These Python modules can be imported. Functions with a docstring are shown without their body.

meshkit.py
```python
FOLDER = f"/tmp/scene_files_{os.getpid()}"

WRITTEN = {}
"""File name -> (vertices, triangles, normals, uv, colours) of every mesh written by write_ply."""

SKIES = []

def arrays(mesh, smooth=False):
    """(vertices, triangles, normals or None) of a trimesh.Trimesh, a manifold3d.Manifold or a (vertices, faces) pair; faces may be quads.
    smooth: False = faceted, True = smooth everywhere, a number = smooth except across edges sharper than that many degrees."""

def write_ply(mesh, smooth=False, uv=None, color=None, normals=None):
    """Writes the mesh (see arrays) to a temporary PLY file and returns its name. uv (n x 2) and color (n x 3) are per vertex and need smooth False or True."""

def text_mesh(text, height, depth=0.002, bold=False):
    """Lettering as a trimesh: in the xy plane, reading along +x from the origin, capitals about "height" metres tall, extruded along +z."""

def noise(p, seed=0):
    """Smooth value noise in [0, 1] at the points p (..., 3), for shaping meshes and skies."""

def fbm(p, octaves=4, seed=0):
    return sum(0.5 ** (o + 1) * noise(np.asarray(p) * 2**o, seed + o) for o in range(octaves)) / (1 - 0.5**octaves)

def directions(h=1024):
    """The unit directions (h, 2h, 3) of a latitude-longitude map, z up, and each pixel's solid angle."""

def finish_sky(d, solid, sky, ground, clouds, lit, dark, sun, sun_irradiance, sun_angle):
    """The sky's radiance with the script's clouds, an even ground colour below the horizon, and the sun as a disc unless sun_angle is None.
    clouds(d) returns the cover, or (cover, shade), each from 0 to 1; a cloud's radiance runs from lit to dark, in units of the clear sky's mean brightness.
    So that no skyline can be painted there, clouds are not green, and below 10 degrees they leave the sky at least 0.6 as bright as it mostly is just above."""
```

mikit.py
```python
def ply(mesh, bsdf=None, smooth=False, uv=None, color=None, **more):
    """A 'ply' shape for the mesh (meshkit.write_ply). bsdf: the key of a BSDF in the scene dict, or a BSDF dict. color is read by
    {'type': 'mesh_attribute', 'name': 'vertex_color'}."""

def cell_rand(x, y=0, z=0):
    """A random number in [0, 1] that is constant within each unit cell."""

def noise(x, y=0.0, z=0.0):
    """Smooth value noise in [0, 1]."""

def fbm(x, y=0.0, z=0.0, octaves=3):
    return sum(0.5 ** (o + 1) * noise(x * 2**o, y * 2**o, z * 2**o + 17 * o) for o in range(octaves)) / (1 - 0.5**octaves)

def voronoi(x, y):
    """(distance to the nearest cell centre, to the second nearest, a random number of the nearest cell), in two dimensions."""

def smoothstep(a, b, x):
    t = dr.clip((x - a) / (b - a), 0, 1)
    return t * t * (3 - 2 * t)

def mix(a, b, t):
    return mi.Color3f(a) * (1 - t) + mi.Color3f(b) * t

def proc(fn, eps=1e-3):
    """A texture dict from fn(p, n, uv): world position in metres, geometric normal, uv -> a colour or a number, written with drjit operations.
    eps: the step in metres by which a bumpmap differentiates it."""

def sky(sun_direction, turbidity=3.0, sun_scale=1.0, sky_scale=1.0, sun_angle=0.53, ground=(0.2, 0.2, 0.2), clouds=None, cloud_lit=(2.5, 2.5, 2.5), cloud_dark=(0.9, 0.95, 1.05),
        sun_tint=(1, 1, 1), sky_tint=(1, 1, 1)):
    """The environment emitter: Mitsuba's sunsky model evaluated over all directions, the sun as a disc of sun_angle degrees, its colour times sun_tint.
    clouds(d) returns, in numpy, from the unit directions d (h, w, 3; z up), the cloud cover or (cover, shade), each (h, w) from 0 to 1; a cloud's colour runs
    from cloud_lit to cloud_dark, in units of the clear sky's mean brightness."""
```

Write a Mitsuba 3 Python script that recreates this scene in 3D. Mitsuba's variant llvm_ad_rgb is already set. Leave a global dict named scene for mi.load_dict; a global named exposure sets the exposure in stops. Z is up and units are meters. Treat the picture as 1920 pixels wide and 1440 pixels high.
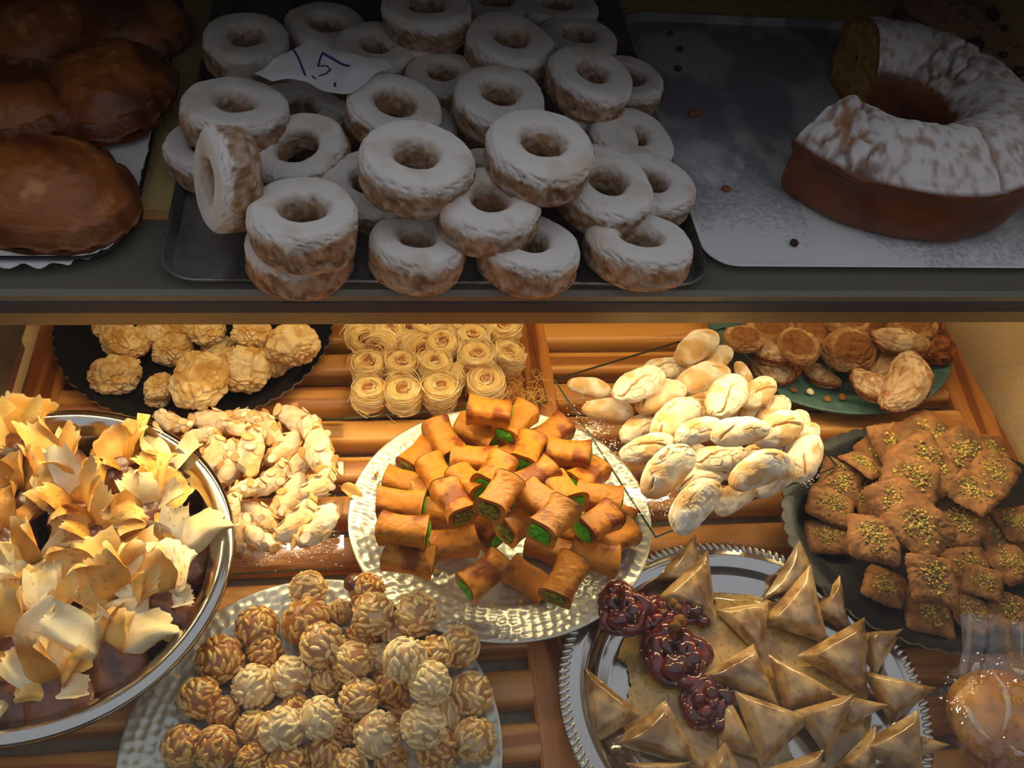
import math, numpy as np, trimesh, mitsuba as mi, drjit as dr, mikit, meshkit
from mikit import proc, noise as tnoise, fbm as tfbm, smoothstep as sstep
def mix(a, b, t): return mikit.mix([float(x) for x in a], [float(x) for x in b], t)
from scipy.spatial import cKDTree

scene, labels = {}, {}
T = mi.ScalarTransform4f
# ------------------------------------------------------------------ camera
FPX, CAM_H = 1810.0, 0.62
PITCH, YAW, ROLL = np.radians([48.46, -12.92, 9.03])
def cam_axes():
    cp, sp = np.cos(PITCH), np.sin(PITCH)
    f = np.array([0, cp, -sp]); u = np.array([0, sp, cp]); r = np.array([1., 0, 0])
    c, s = np.cos(ROLL), np.sin(ROLL)
    r, u = c*r + s*u, -s*r + c*u
    cy, sy = np.cos(YAW), np.sin(YAW)
    M = np.array([[cy, -sy, 0], [sy, cy, 0], [0, 0, 1]])
    return M@r, M@u, M@f
CR, CU, CF = cam_axes()
EYE = np.array([0, 0, CAM_H])
def at(x, y, z):
    d = (x-960)*CR - (y-720)*CU + FPX*CF
    return EYE + d*((CAM_H-z)/-d[2])
scene['camera'] = {'type': 'perspective', 'fov_axis': 'x', 'fov': math.degrees(2*math.atan(960/FPX)), 'near_clip': 0.01,
                   'to_world': T().look_at(origin=EYE.tolist(), target=(EYE+CF).tolist(), up=CU.tolist())}
# ------------------------------------------------------------------ light
exposure = 0.0
scene['shop_daylight'] = {'type': 'constant', 'radiance': {'type': 'rgb', 'value': [0.50, 0.53, 0.61]}}
LAMP = np.array([1.0, 0.80, 0.44])*68.0
LAMP2 = np.array([1.0, 0.78, 0.42])*17.0

# ------------------------------------------------------------------ helpers
def lin(h):
    c = np.array([int(h[i:i+2], 16) for i in (0, 2, 4)])/255.0
    return np.where(c < 0.04045, c/12.92, ((c+0.055)/1.055)**2.4)
def rgb(h): return {'type': 'rgb', 'value': lin(h).tolist()}
def fb(p, scale, seed=0, octaves=3): return meshkit.fbm(np.asarray(p)*scale + 3.7*seed, octaves, seed)
def ss(a, b, x):
    t = np.clip((x-a)/(b-a), 0, 1); return t*t*(3-2*t)
def lerp(a, b, t):
    t = np.asarray(t)[:, None]; return np.asarray(a)*(1-t) + np.asarray(b)*t
def numbered(name):
    if not any(k == name or k.startswith(name+'__') for k in USED): USED.add(name); return name
    i = COUNT.get(name, 0)
    while True:
        i += 1
        k = f'{name}_{i:03d}'
        if k not in USED: COUNT[name] = i; USED.add(k); return k
USED, COUNT = set(), {}
def ptname(root, part):
    k = f'{root}__{part}'
    if k not in scene and k not in PC: PC[k] = 0; return k
    PC[k] = PC.get(k, 0)+1
    return f'{k}_{PC[k]:03d}'
PC = {}
def rotz(a): c, s = np.cos(a), np.sin(a); return np.array([[c, -s, 0], [s, c, 0], [0, 0, 1.]])
def rotx(a): c, s = np.cos(a), np.sin(a); return np.array([[1., 0, 0], [0, c, -s], [0, s, c]])
def roty(a): c, s = np.cos(a), np.sin(a); return np.array([[c, 0, s], [0, 1., 0], [-s, 0, c]])
def M4(R, t, s=1.0):
    m = np.eye(4); m[:3, :3] = R*s; m[:3, 3] = t; return m
class P:
    """a piece: mesh + material, written once, placed many times"""
    def __init__(self, part, V, F, bsdf, col=None, smooth=True, kind=None, label=None):
        F = np.asarray(F)
        if F.shape[1] == 4: F = np.vstack([F[:, [0, 1, 2]], F[:, [0, 2, 3]]])
        self.part, self.V, self.F, self.bsdf, self.kind, self.label = part, np.asarray(V, float), F, bsdf, kind, label
        if col is not None and np.ndim(col) == 1: col = np.tile(col, (len(V), 1))
        self.ply = mikit.ply((self.V, F), bsdf, smooth=smooth, color=col)
PLACED = {}
def put(key, piece, m=None):
    scene[key] = d = dict(piece.ply)
    if m is not None: d['to_world'] = T(np.asarray(m).tolist())
    PLACED.setdefault(id(piece), [piece]).append((key, m))
def share_copies():
    """pieces placed more than once become copies of one mesh"""
    for n, (piece, *where) in enumerate(PLACED.values()):
        if len(where) < 2: continue
        g = f'shape_{n}'
        scene[g] = {'type': 'shapegroup', 'piece': piece.ply}
        for key, m in where:
            scene[key] = {'type': 'instance', 'group': {'type': 'ref', 'id': g}}
            if m is not None: scene[key]['to_world'] = T(np.asarray(m).tolist())
def thing(name, label, cat, pieces, m=None, group=None, kind=None):
    key = numbered(name)
    if m is not None and np.ndim(m) == 2 or m is None: ms = [m]*len(pieces)
    else: ms = m
    for pc, mm in zip(pieces, ms):
        k = key if pc.part is None else ptname(key, pc.part)
        put(k, pc, mm)
        l = {}
        if pc.kind: l['kind'] = pc.kind
        if pc.label: l['label'] = pc.label
        if l and pc.part is not None: labels[k] = l
    labels[key] = {'label': label}
    if kind == 'structure': labels[key]['kind'] = 'structure'
    else: labels[key]['category'] = cat
    if kind and kind != 'structure': labels[key]['kind'] = kind
    if group: labels[key]['group'] = group
    return key
def sub(key, part, piece, m=None, **lab):
    k = ptname(key, part); put(k, piece, m)
    if piece.kind: lab.setdefault('kind', piece.kind)
    if lab: labels[k] = lab
    return k
def struct(name, label, pieces, m=None): return thing(name, label, None, pieces, m, kind='structure')

def box(x0, x1, y0, y1, z0, z1, c=0.0):
    """box with chamfered edges"""
    if c <= 0:
        b = trimesh.creation.box((x1-x0, y1-y0, z1-z0)); b.apply_translation([(x0+x1)/2, (y0+y1)/2, (z0+z1)/2])
        return np.array(b.vertices), np.array(b.faces)
    pts = []
    for a in (0, 1):
        for b in (0, 1):
            for d in (0, 1):
                q = [x0 if not a else x1, y0 if not b else y1, z0 if not d else z1]
                s = [c if not a else -c, c if not b else -c, c if not d else -c]
                for k in range(3):
                    w = list(q)
                    for j in range(3):
                        if j != k: w[j] += s[j]
                    pts.append(w)
    h = trimesh.convex.convex_hull(np.array(pts))
    return np.array(h.vertices), np.array(h.faces)
def cat_meshes(ms):
    V, F, n = [], [], 0
    for v, f in ms:
        f = np.asarray(f)
        if f.shape[1] == 4: f = np.vstack([f[:, [0, 1, 2]], f[:, [0, 2, 3]]])
        V.append(v); F.append(f+n); n += len(v)
    return np.vstack(V), np.vstack(F)
def grid_faces(nu, nv, wrap_u=False, wrap_v=False):
    i, j = np.meshgrid(np.arange(nu if wrap_u else nu-1), np.arange(nv if wrap_v else nv-1), indexing='ij')
    i, j = i.ravel(), j.ravel(); i1, j1 = (i+1) % nu, (j+1) % nv
    return np.stack([i*nv+j, i1*nv+j, i1*nv+j1, i*nv+j1], 1)
def tube(path, rad, n=6, closed=False, caps=True, squash=1.0):
    path = np.asarray(path, float); m = len(path)
    rad = np.broadcast_to(np.asarray(rad, float), (m,))
    tan = np.roll(path, -1, 0)-np.roll(path, 1, 0) if closed else np.gradient(path, axis=0)
    tan /= np.linalg.norm(tan, axis=1, keepdims=True)+1e-12
    ref = np.array([0, 0, 1.]); N = []
    a = np.cross(tan[0], ref)
    if np.linalg.norm(a) < 1e-3: a = np.cross(tan[0], [1., 0, 0])
    a /= np.linalg.norm(a)
    for t in tan:
        a = a - t*(a@t); a /= np.linalg.norm(a)+1e-12; N.append(a.copy())
    N = np.array(N); B = np.cross(tan, N)
    th = np.arange(n)*2*np.pi/n
    V = path[:, None]+rad[:, None, None]*(np.cos(th)[None, :, None]*N[:, None]+squash*np.sin(th)[None, :, None]*B[:, None])
    F = grid_faces(m, n, closed, True)
    F = np.vstack([F[:, [0, 1, 2]], F[:, [0, 2, 3]]])
    V = V.reshape(-1, 3)
    if caps and not closed:
        V = np.vstack([V, path[:1], path[-1:]]); c0, c1 = len(V)-2, len(V)-1
        i = np.arange(n)
        F = np.vstack([F, np.stack([np.full(n, c0), i, (i+1) % n], 1), np.stack([np.full(n, c1), (m-1)*n+(i+1) % n, (m-1)*n+i], 1)])
    return V, F[:, ::-1]
def lathe(prof, n=96, ax=1.0, ay=1.0):
    """prof: list of (r, z), from the centre of the top side round to the underside"""
    prof = np.asarray(prof, float)
    th = np.arange(n)*2*np.pi/n
    V = np.stack([np.cos(th)[:, None]*prof[None, :, 0]*ax, np.sin(th)[:, None]*prof[None, :, 0]*ay, np.tile(prof[:, 1], (n, 1))], -1)
    return V.reshape(-1, 3), grid_faces(n, len(prof), True, False)[:, ::-1]
def resample(prof, step):
    prof = np.asarray(prof, float); out = [prof[0]]
    for a, b in zip(prof[:-1], prof[1:]):
        k = max(1, int(np.ceil(np.linalg.norm(b-a)/step)))
        for i in range(1, k+1): out.append(a+(b-a)*i/k)
    return np.array(out)
def rrect(w, d, r, n=6):
    pts = []
    for cx, cy, a0 in ((w/2-r, d/2-r, 0), (-w/2+r, d/2-r, 90), (-w/2+r, -d/2+r, 180), (w/2-r, -d/2+r, 270)):
        for k in range(n+1):
            a = math.radians(a0+90*k/n); pts.append((cx+r*math.cos(a), cy+r*math.sin(a)))
    return np.array(pts)
def loft_rrect(w, d, r, rings, n=6, close=True):
    """rings: (outset, z); closed at both ends with a fan"""
    L, m = [], 4*(n+1)
    for o, z in rings:
        p = rrect(w+2*o, d+2*o, max(r+o, 0.001), n); L.append(np.c_[p, np.full(len(p), z)])
    V = np.vstack(L); F = grid_faces(len(rings), m, False, True)
    F = np.vstack([F[:, [0, 1, 2]], F[:, [0, 2, 3]]])
    if close:
        V = np.vstack([V, [[0, 0, rings[0][1]], [0, 0, rings[-1][1]]]]); i = np.arange(m); k = len(rings)-1
        F = np.vstack([F, np.stack([np.full(m, len(V)-2), (i+1) % m, i], 1), np.stack([np.full(m, len(V)-1), k*m+i, k*m+(i+1) % m], 1)])
    return V, F
_ICO = {}
def ico(n):
    if n not in _ICO:
        s = trimesh.creation.icosphere(subdivisions=n); _ICO[n] = (np.array(s.vertices), np.array(s.faces))
    return _ICO[n]
def normals(V, F):
    n = np.zeros_like(V); f = np.asarray(F)
    if f.shape[1] == 4: f = np.vstack([f[:, [0, 1, 2]], f[:, [0, 2, 3]]])
    c = np.cross(V[f[:, 1]]-V[f[:, 0]], V[f[:, 2]]-V[f[:, 0]])
    for k in range(3): np.add.at(n, f[:, k], c)
    return n/(np.linalg.norm(n, axis=1, keepdims=True)+1e-20)
def worley(p, cell, seed=0):
    """F1, F2 distances (in cells) to jittered lattice points"""
    r = np.random.RandomState(seed)
    lo, hi = p.min(0)-cell, p.max(0)+cell
    n = int(np.prod((hi-lo)/cell))+8
    pts = lo+(hi-lo)*r.rand(n, p.shape[1])
    d, _ = cKDTree(pts).query(p, k=2)
    return d[:, 0]/cell, d[:, 1]/cell

# ------------------------------------------------------------------ materials
def two(d): return {'type': 'twosided', 'nested': d}
def principled(col, rough=0.6, spec=0.4, **k):
    return {'type': 'principled', 'base_color': col, 'roughness': rough, 'specular': spec, **k}
VC = {'type': 'mesh_attribute', 'name': 'vertex_color'}
def bump(d, fn, scale, eps=3e-4): return {'type': 'bumpmap', 'tex': proc(fn, eps), 'scale': scale, 'bsdf': d}
def grain_fine(p, n, uv): return tfbm(p.x*900, p.y*900, p.z*900, 2)
def grain_crumb(p, n, uv): return tfbm(p.x*420, p.y*420, p.z*420, 3)
scene['food_matte'] = two(bump(principled(VC, 0.75, 0.25), grain_crumb, 0.0011))
scene['food_sugar'] = two(bump(principled(VC, 0.9, 0.15), grain_fine, 0.0006))
scene['food_roll'] = two(bump(principled(VC, 0.42, 0.22), grain_crumb, 0.0006))
scene['food_satin'] = two(bump(principled(VC, 0.45, 0.45), grain_crumb, 0.0005))
scene['food_glazed'] = two(bump(principled(VC, 0.32, 0.5, clearcoat=0.7, clearcoat_gloss=0.9), grain_crumb, 0.0004))
scene['food_wet'] = two(principled(VC, 0.18, 0.6, clearcoat=1.0, clearcoat_gloss=0.95))
scene['pastry_leaf'] = two(principled(VC, 0.5, 0.3))
def wood(base, dark, along, ringscale=130.0):
    def fn(p, n, uv):
        a, b = (p.x, p.y) if along == 'x' else (p.y, p.x)
        w = tnoise(a*5.0, b*22.0, p.z*22.0)
        ring = tnoise(a*4.0, b*ringscale + 5*w, p.z*ringscale*0.8)
        fine = tnoise(a*25, b*900, p.z*900)
        board = tnoise(a*0.7, dr.floor(b/0.0369)*7.7, 3.0)
        t = dr.clip(0.15 + 0.95*sstep(0.42, 0.8, ring) + 0.25*(fine-0.5) + 0.5*(board-0.5), 0, 1)
        return mix(lin(base), lin(dark), t)
    return proc(fn)
scene['pine_slat'] = principled(wood('dc9d4c', 'a06028', 'x'), 0.38, 0.5, clearcoat=0.35, clearcoat_gloss=0.8)
scene['pine_stile'] = principled(wood('c88238', '803f14', 'y', 150.0), 0.4, 0.5, clearcoat=0.3, clearcoat_gloss=0.8)
def speckle(base, dark, sc=420.0):
    def fn(p, n, uv):
        s = tnoise(p.x*sc, p.y*sc, p.z*sc)
        big = tfbm(p.x*30, p.y*30, p.z*30, 2)
        return mix(lin(base), lin(dark), dr.clip(0.9*sstep(0.62, 0.85, s) + 0.25*(big-0.5), 0, 1))
    return proc(fn)
scene['cream_laminate'] = principled(speckle('dcc190', 'c0a26c', 800.0), 0.45, 0.4)
scene['pale_base'] = principled(speckle('a39a80', '8a8168', 300.0), 0.7, 0.3)
scene['dark_laminate'] = principled(rgb('4a423c'), 0.5, 0.4)
scene['shelf_metal'] = principled(rgb('6f6a5c'), 0.42, 0.4, metallic=0.35)
scene['shelf_lip'] = principled(rgb('7d6c4c'), 0.4, 0.4, metallic=0.4)
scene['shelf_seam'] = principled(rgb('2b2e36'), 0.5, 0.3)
scene['shelf_inner'] = principled(rgb('b39a62'), 0.5, 0.4)
scene['shop_floor'] = principled(rgb('6a6258'), 0.6, 0.3)
scene['trim_aluminium'] = principled(rgb('8b8678'), 0.35, 0.5, metallic=0.8)
scene['trim_brown'] = principled(rgb('6b4a3c'), 0.45, 0.4)
scene['white_trim'] = principled(rgb('d8d4cc'), 0.4, 0.4)
scene['steel'] = two(principled(rgb('c9c5bb'), 0.14, 0.5, metallic=1.0))
scene['steel_soft'] = two(principled(rgb('cdc9bd'), 0.24, 0.5, metallic=1.0))
scene['hammered_metal'] = two(principled(rgb('c6c6b6'), 0.38, 0.5, metallic=0.75))
def baking(p, n, uv):
    s = tfbm(p.x*40, p.y*14, p.z*40, 4); f = tfbm(p.x*300, p.y*300, 0, 2)
    return mix(lin('a2a3a4'), lin('55524f'), dr.clip(sstep(0.35, 0.75, s)+0.4*(f-0.5), 0, 1))
scene['tray_metal'] = two(principled(proc(baking), 0.34, 0.5, metallic=0.8))
def floury(p, n, uv):
    a = tfbm((p.x-0.255)*26, (p.y-0.47)*15, 1.0, 4); f = tfbm(p.x*420, p.y*420, 0, 2)
    near = sstep(0.13, 0.0, dr.abs(p.x-0.285)) * sstep(0.66, 0.5, p.y)
    front = sstep(0.54, 0.47, p.y)
    t = dr.clip(0.9*sstep(0.40, 0.60, a)*(0.35+near) + 0.8*near*(0.4+f) + 0.9*front*(0.3+f), 0, 1)
    return mix(lin('7a7b82'), lin('dcdad6'), t)
scene['tray_floury'] = two(principled(proc(floury), 0.5, 0.4, metallic=0.15))
scene['black_card'] = two(principled(rgb('0c0d13'), 0.38, 0.3))
scene['card_edge'] = principled(rgb('8a7c60'), 0.5, 0.4)
def greenish(p, n, uv): return mix(lin('4f6e68'), lin('3a5852'), tfbm(p.x*120, p.y*120, 0, 3))
scene['green_glaze'] = two(principled(proc(greenish), 0.4, 0.5))
scene['paper_white'] = two(principled(rgb('dcdad6'), 0.8, 0.2))
scene['reflection_tan'] = two(principled(speckle('b8916e', '8a6a58', 160.0), 0.8, 0.2))
scene['ink_blue'] = principled(rgb('2c3070'), 0.6, 0.3)
scene['pane_glass'] = {'type': 'thindielectric', 'int_ior': 1.5}
scene['film'] = {'type': 'thindielectric', 'int_ior': 1.5}
scene['glass_edge'] = two(principled(rgb('4d6a5c'), 0.15, 0.6, clearcoat=0.5))
scene['film_glint'] = {'type': 'principledthin', 'base_color': rgb('ffffff'), 'roughness': 0.2, 'spec_trans': 0.55, 'eta': 1.7, 'diff_trans': 0.9}
scene['gold_print'] = principled(rgb('c8b030'), 0.4, 0.5)
def syrup_fn(p, n, uv): return mix(lin('b8954a'), lin('8a682c'), dr.clip(sstep(0.4, 0.75, tfbm(p.x*55, p.y*55, 0, 3))+0.5*sstep(0.66, 0.8, tnoise(p.x*420, p.y*420, 0)), 0, 1))
scene['syrup'] = two(principled(proc(syrup_fn), 0.08, 0.6, clearcoat=1.0, clearcoat_gloss=1.0))
scene['lamp_white'] = principled(rgb('e8e4da'), 0.4, 0.4)

def sorted_box(a, b, *r): return box(min(a, b), max(a, b), *r)
# ------------------------------------------------------------------ room and case
XL, XR, YB = -0.2735, 0.572, 0.98
struct('floor', 'shop floor in front of the pastry case', [P(None, *box(-3, 3, -3, YB, -1.0, -0.95), 'shop_floor', smooth=False)])
struct('wall_shop_back', 'unseen dark wall added behind the viewer to block low light', [P(None, *box(-2.4, 2.4, -1.75, -1.7, -0.95, 1.25), 'dark_laminate', smooth=False)])  # unseen wall added to cut low light so more falls from above
for s_, n_ in ((-1, 'one'), (1, 'other')):
    struct('wall_shop_side', f'unseen dark light-blocking wall added at the {n_} side of the viewer', [P(None, *sorted_box(s_*2.0, s_*2.05, -1.7, YB, -0.95, 1.25), 'dark_laminate', smooth=False)])  # unseen side walls added to block light near the horizon
b = struct('display_deck', 'pale speckled deck under the slatted boards', [P(None, *box(-0.36, XR+0.02, 0.07, YB, -0.06, -0.022), 'pale_base', smooth=False)])
labels[b]['kind'] = 'structure'
struct('wall_right', 'cream speckled end wall of the case beside the green plate', [P(None, *box(XR, XR+0.02, 0.07, YB, -0.06, 0.165), 'cream_laminate', smooth=False)])
struct('wall_right_upper', 'dim upper end wall above the cake tray', [P(None, *box(XR+0.03, XR+0.05, 0.43, YB, 0.165, 0.52), 'cream_laminate', smooth=False)])
struct('wall_left', 'beige end wall of the case beside the slatted board', [P(None, *box(XL-0.02, XL, 0.47, YB, -0.06, 0.52), 'cream_laminate', smooth=False)])
struct('wall_left_front', 'beige outer end wall of the case past the steel tray', [P(None, *box(-0.38, -0.36, 0.07, 0.49, -0.06, 0.165), 'cream_laminate', smooth=False)])
struct('wall_left_return', 'beige return of the end wall behind the steel tray', [P(None, *box(-0.36, XL-0.02, 0.47, 0.49, -0.06, 0.165), 'cream_laminate', smooth=False)])
struct('wall_back', 'dark back wall of the pastry case', [P(None, *box(XL-0.02, XR+0.05, YB, YB+0.02, -0.06, 0.52), 'dark_laminate', smooth=False)])
struct('ceiling', 'dark case top set low over the ring pastries to shade them', [P(None, *box(XL-0.02, XR+0.05, 0.525, YB+0.02, 0.372, 0.392), 'dark_laminate', smooth=False)])  # case top lowered to darken the rear of the shelf
def trim(name, label, V, F, m): return struct(name, label, [P(None, V, F, m, smooth=False)])
# pale ledge trim on the end wall, aluminium channel and brown strip at the other end
e0, e1 = at(1880, 604, 0.09), at(1920, 668, 0.09)
trim('trim_1', 'white metal strip running up the cream end wall', *box(XR-0.004, XR, 0.30, YB-0.02, 0.082, 0.094, 0.001), 'white_trim')
trim('trim_2', 'grey aluminium channel along the beige end wall', *box(XL, XL+0.004, 0.48, YB-0.01, 0.030, 0.085, 0.0015), 'trim_aluminium')
trim('trim_3', 'brown strip at the foot of the aluminium channel', *box(XL, XL+0.002, 0.48, 0.565, 0.0165, 0.030, 0.0008), 'trim_brown')

# slatted boards
def slat_mesh(x0, x1, w=0.0255, h=0.012):
    prof = []
    for k in range(9):
        a = math.pi*k/8
        prof.append((-w/2*math.copysign(abs(math.cos(a))**0.55, math.cos(a)), h*(math.sin(a)**0.55)-h*0.55))
    prof = np.array(prof); prof = np.vstack([prof, [[w/2-0.001, -h], [-w/2+0.001, -h]]])
    m = len(prof); V = []
    for x in (x0, x1): V.append(np.c_[np.full(m, x), prof])
    V = np.vstack(V); F = grid_faces(2, m, False, True); F = np.vstack([F[:, [0, 1, 2]], F[:, [0, 2, 3]]])
    i = np.arange(1, m-1)
    F = np.vstack([F, np.stack([np.zeros(m-2, int), i, i+1], 1), np.stack([np.full(m-2, m), m+i+1, m+i], 1)])
    return V, F
def board(label, x0, x1, sl, sr):
    k = numbered('slatted_board'); labels[k] = {'label': label, 'category': 'board'}
    for a, b in ((x0, x0+sl), (x1-sr, x1)):
        sub(k, 'stile', P('stile', *box(a, b, 0.085, 0.80, -0.021, 0.0, 0.0015), 'pine_stile', smooth=False))
    sl_p = P('slat', *slat_mesh(x0+sl-0.001, x1-sr+0.001), 'pine_slat', smooth=40)
    for i in range(-3, 16):
        sub(k, 'slat', sl_p, M4(np.eye(3), [0, 0.231+0.0369*i, -0.0055]))
board('varnished pine slatted board under the filo tray and pine-nut balls', -0.272, 0.1335, 0.030, 0.026)
board('varnished pine slatted board under the white glass sheet and silver tray', 0.1345, 0.556, 0.026, 0.034)

# upper shelf: rear board, front rail, lip, lamp beneath
k = numbered('upper_shelf'); labels[k] = {'label': 'dull metal shelf with a bronze lip carrying the ring pastries', 'category': 'shelf'}
sub(k, 'shelf_board', P('shelf_board', *box(XL, XR+0.03, 0.522, YB, 0.178, 0.1955), 'shelf_inner', smooth=False))
sub(k, 'front_rail', P('front_rail', *box(XL, XR+0.03, 0.4435, 0.515, 0.176, 0.1955, 0.003), 'shelf_metal', smooth=False), label='grey front rail')
sub(k, 'shadow_strip', P('shadow_strip', *box(XL, XR+0.03, 0.4426, 0.4460, 0.1780, 0.1885, 0.001), 'shelf_seam', smooth=False), label='dark strip standing in for shade on the rail')  # dark strip added on the rail face, shade put into its colour
sub(k, 'lip', P('lip', *box(XL, XR+0.03, 0.4445, 0.4490, 0.1655, 0.1785, 0.0012), 'shelf_lip', smooth=False), label='bronze lip')
def strip_lamp(label, x0, x1, ya, za, yb, zb, power):
    k = numbered('strip_lamp'); labels[k] = {'label': label, 'category': 'lamp'}
    sub(k, 'housing', P('housing', *box(x0-0.01, x1+0.01, min(ya, yb)-0.002, yb+0.006, za+0.0005, 0.1758), 'lamp_white', smooth=False))
    V = np.array([[x, y, z] for x in (x0, x1) for y, z in ((ya, za), (yb, zb))])[[0, 1, 3, 2]]
    tb = P('diffuser', V, np.array([[0, 1, 2], [0, 2, 3]]), 'lamp_white', smooth=False)
    if normals(tb.V, tb.F)[0, 2] > 0: tb = P('diffuser', tb.V, tb.F[:, ::-1], 'lamp_white', smooth=False)
    kk = sub(k, 'diffuser', tb); scene[kk]['emitter'] = {'type': 'area', 'radiance': {'type': 'rgb', 'value': power.tolist()}}
strip_lamp('warm strip lamp hidden behind the bronze lip, shining on the front plates', -0.265, 0.48, 0.4735, 0.1665, 0.4790, 0.1530, LAMP)
strip_lamp('added warm fill strip under the shelf over the kadaif nests', -0.20, 0.54, 0.560, 0.1720, 0.575, 0.1715, LAMP2)  # added fill, brightens the rear plates that the first lamp misses

# front glass of the case
gV = np.array([[XL-0.3, 0.072, -0.06], [XR+0.3, 0.072, -0.06], [XR+0.3, 0.072, 1.1], [XL-0.3, 0.072, 1.1]])
struct('window_1', 'clear front glass of the pastry case', [P(None, gV, np.array([[0, 1, 2, 3]]), 'pane_glass', smooth=False)])
rs = np.random.RandomState
# ------------------------------------------------------------------ dishes
def plate_profile(R, zr, zb, well, lipw=0.002, t=0.002):
    """flat well, curved rise, flared rim"""
    return [(0.0005, zb), (well*0.9, zb), (well, zb+0.0008), (well+0.006, zb+(zr-zb)*0.55), (R-0.004, zr), (R, zr-0.0003), (R, zr-t), (R-0.006, zr-t-0.0005), (well+0.006, zb+(zr-zb)*0.55-t), (well, zb-t), (0.0005, zb-t)]
def hammered_plate(label, cx, cy, ax, ay, zr, zb, seed):
    prof = resample(plate_profile(1.0*ax, zr, zb, ax*0.66), 0.0013)
    V, F = lathe(prof, 420, 1.0, ay/ax)
    r_ = rs(seed); ring, hx = 0.0066, []
    for k in range(1, int(ax*1.05/ring)):
        nn = int(2*math.pi*k*ring/0.0072); a_ = (np.arange(nn)+0.5*(k % 2))*2*math.pi/nn
        hx.append(np.c_[np.cos(a_), np.sin(a_)]*k*ring+0.0009*r_.randn(nn, 2))
    d1 = cKDTree(np.vstack(hx)).query(V[:, :2]/[1, ay/ax])[0]/0.0072
    top = (np.arange(len(V)) % len(prof)) < len(prof)*0.52
    rr = np.hypot(V[:, 0]/ax, V[:, 1]/ay)
    dep = -0.0010*(1-ss(0.0, 0.60, d1)**1.5)*(0.35+0.65*ss(0.6, 0.75, rr))*(1-ss(0.97, 1.0, rr))
    V[:, 2] += np.where(top, dep, 0)
    return thing('hammered_plate', label, 'plate', [P(None, V, F, 'hammered_metal')], M4(np.eye(3), [cx, cy, 0]))
hammered_plate('silvery hammered plate holding the orange pistachio rolls', 0.096, 0.384, 0.111, 0.1005, 0.030, 0.0175, 1)
hammered_plate('silvery hammered plate heaped with pine-nut balls', -0.035, 0.230, 0.117, 0.117, 0.0125, 0.004, 2)

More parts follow.
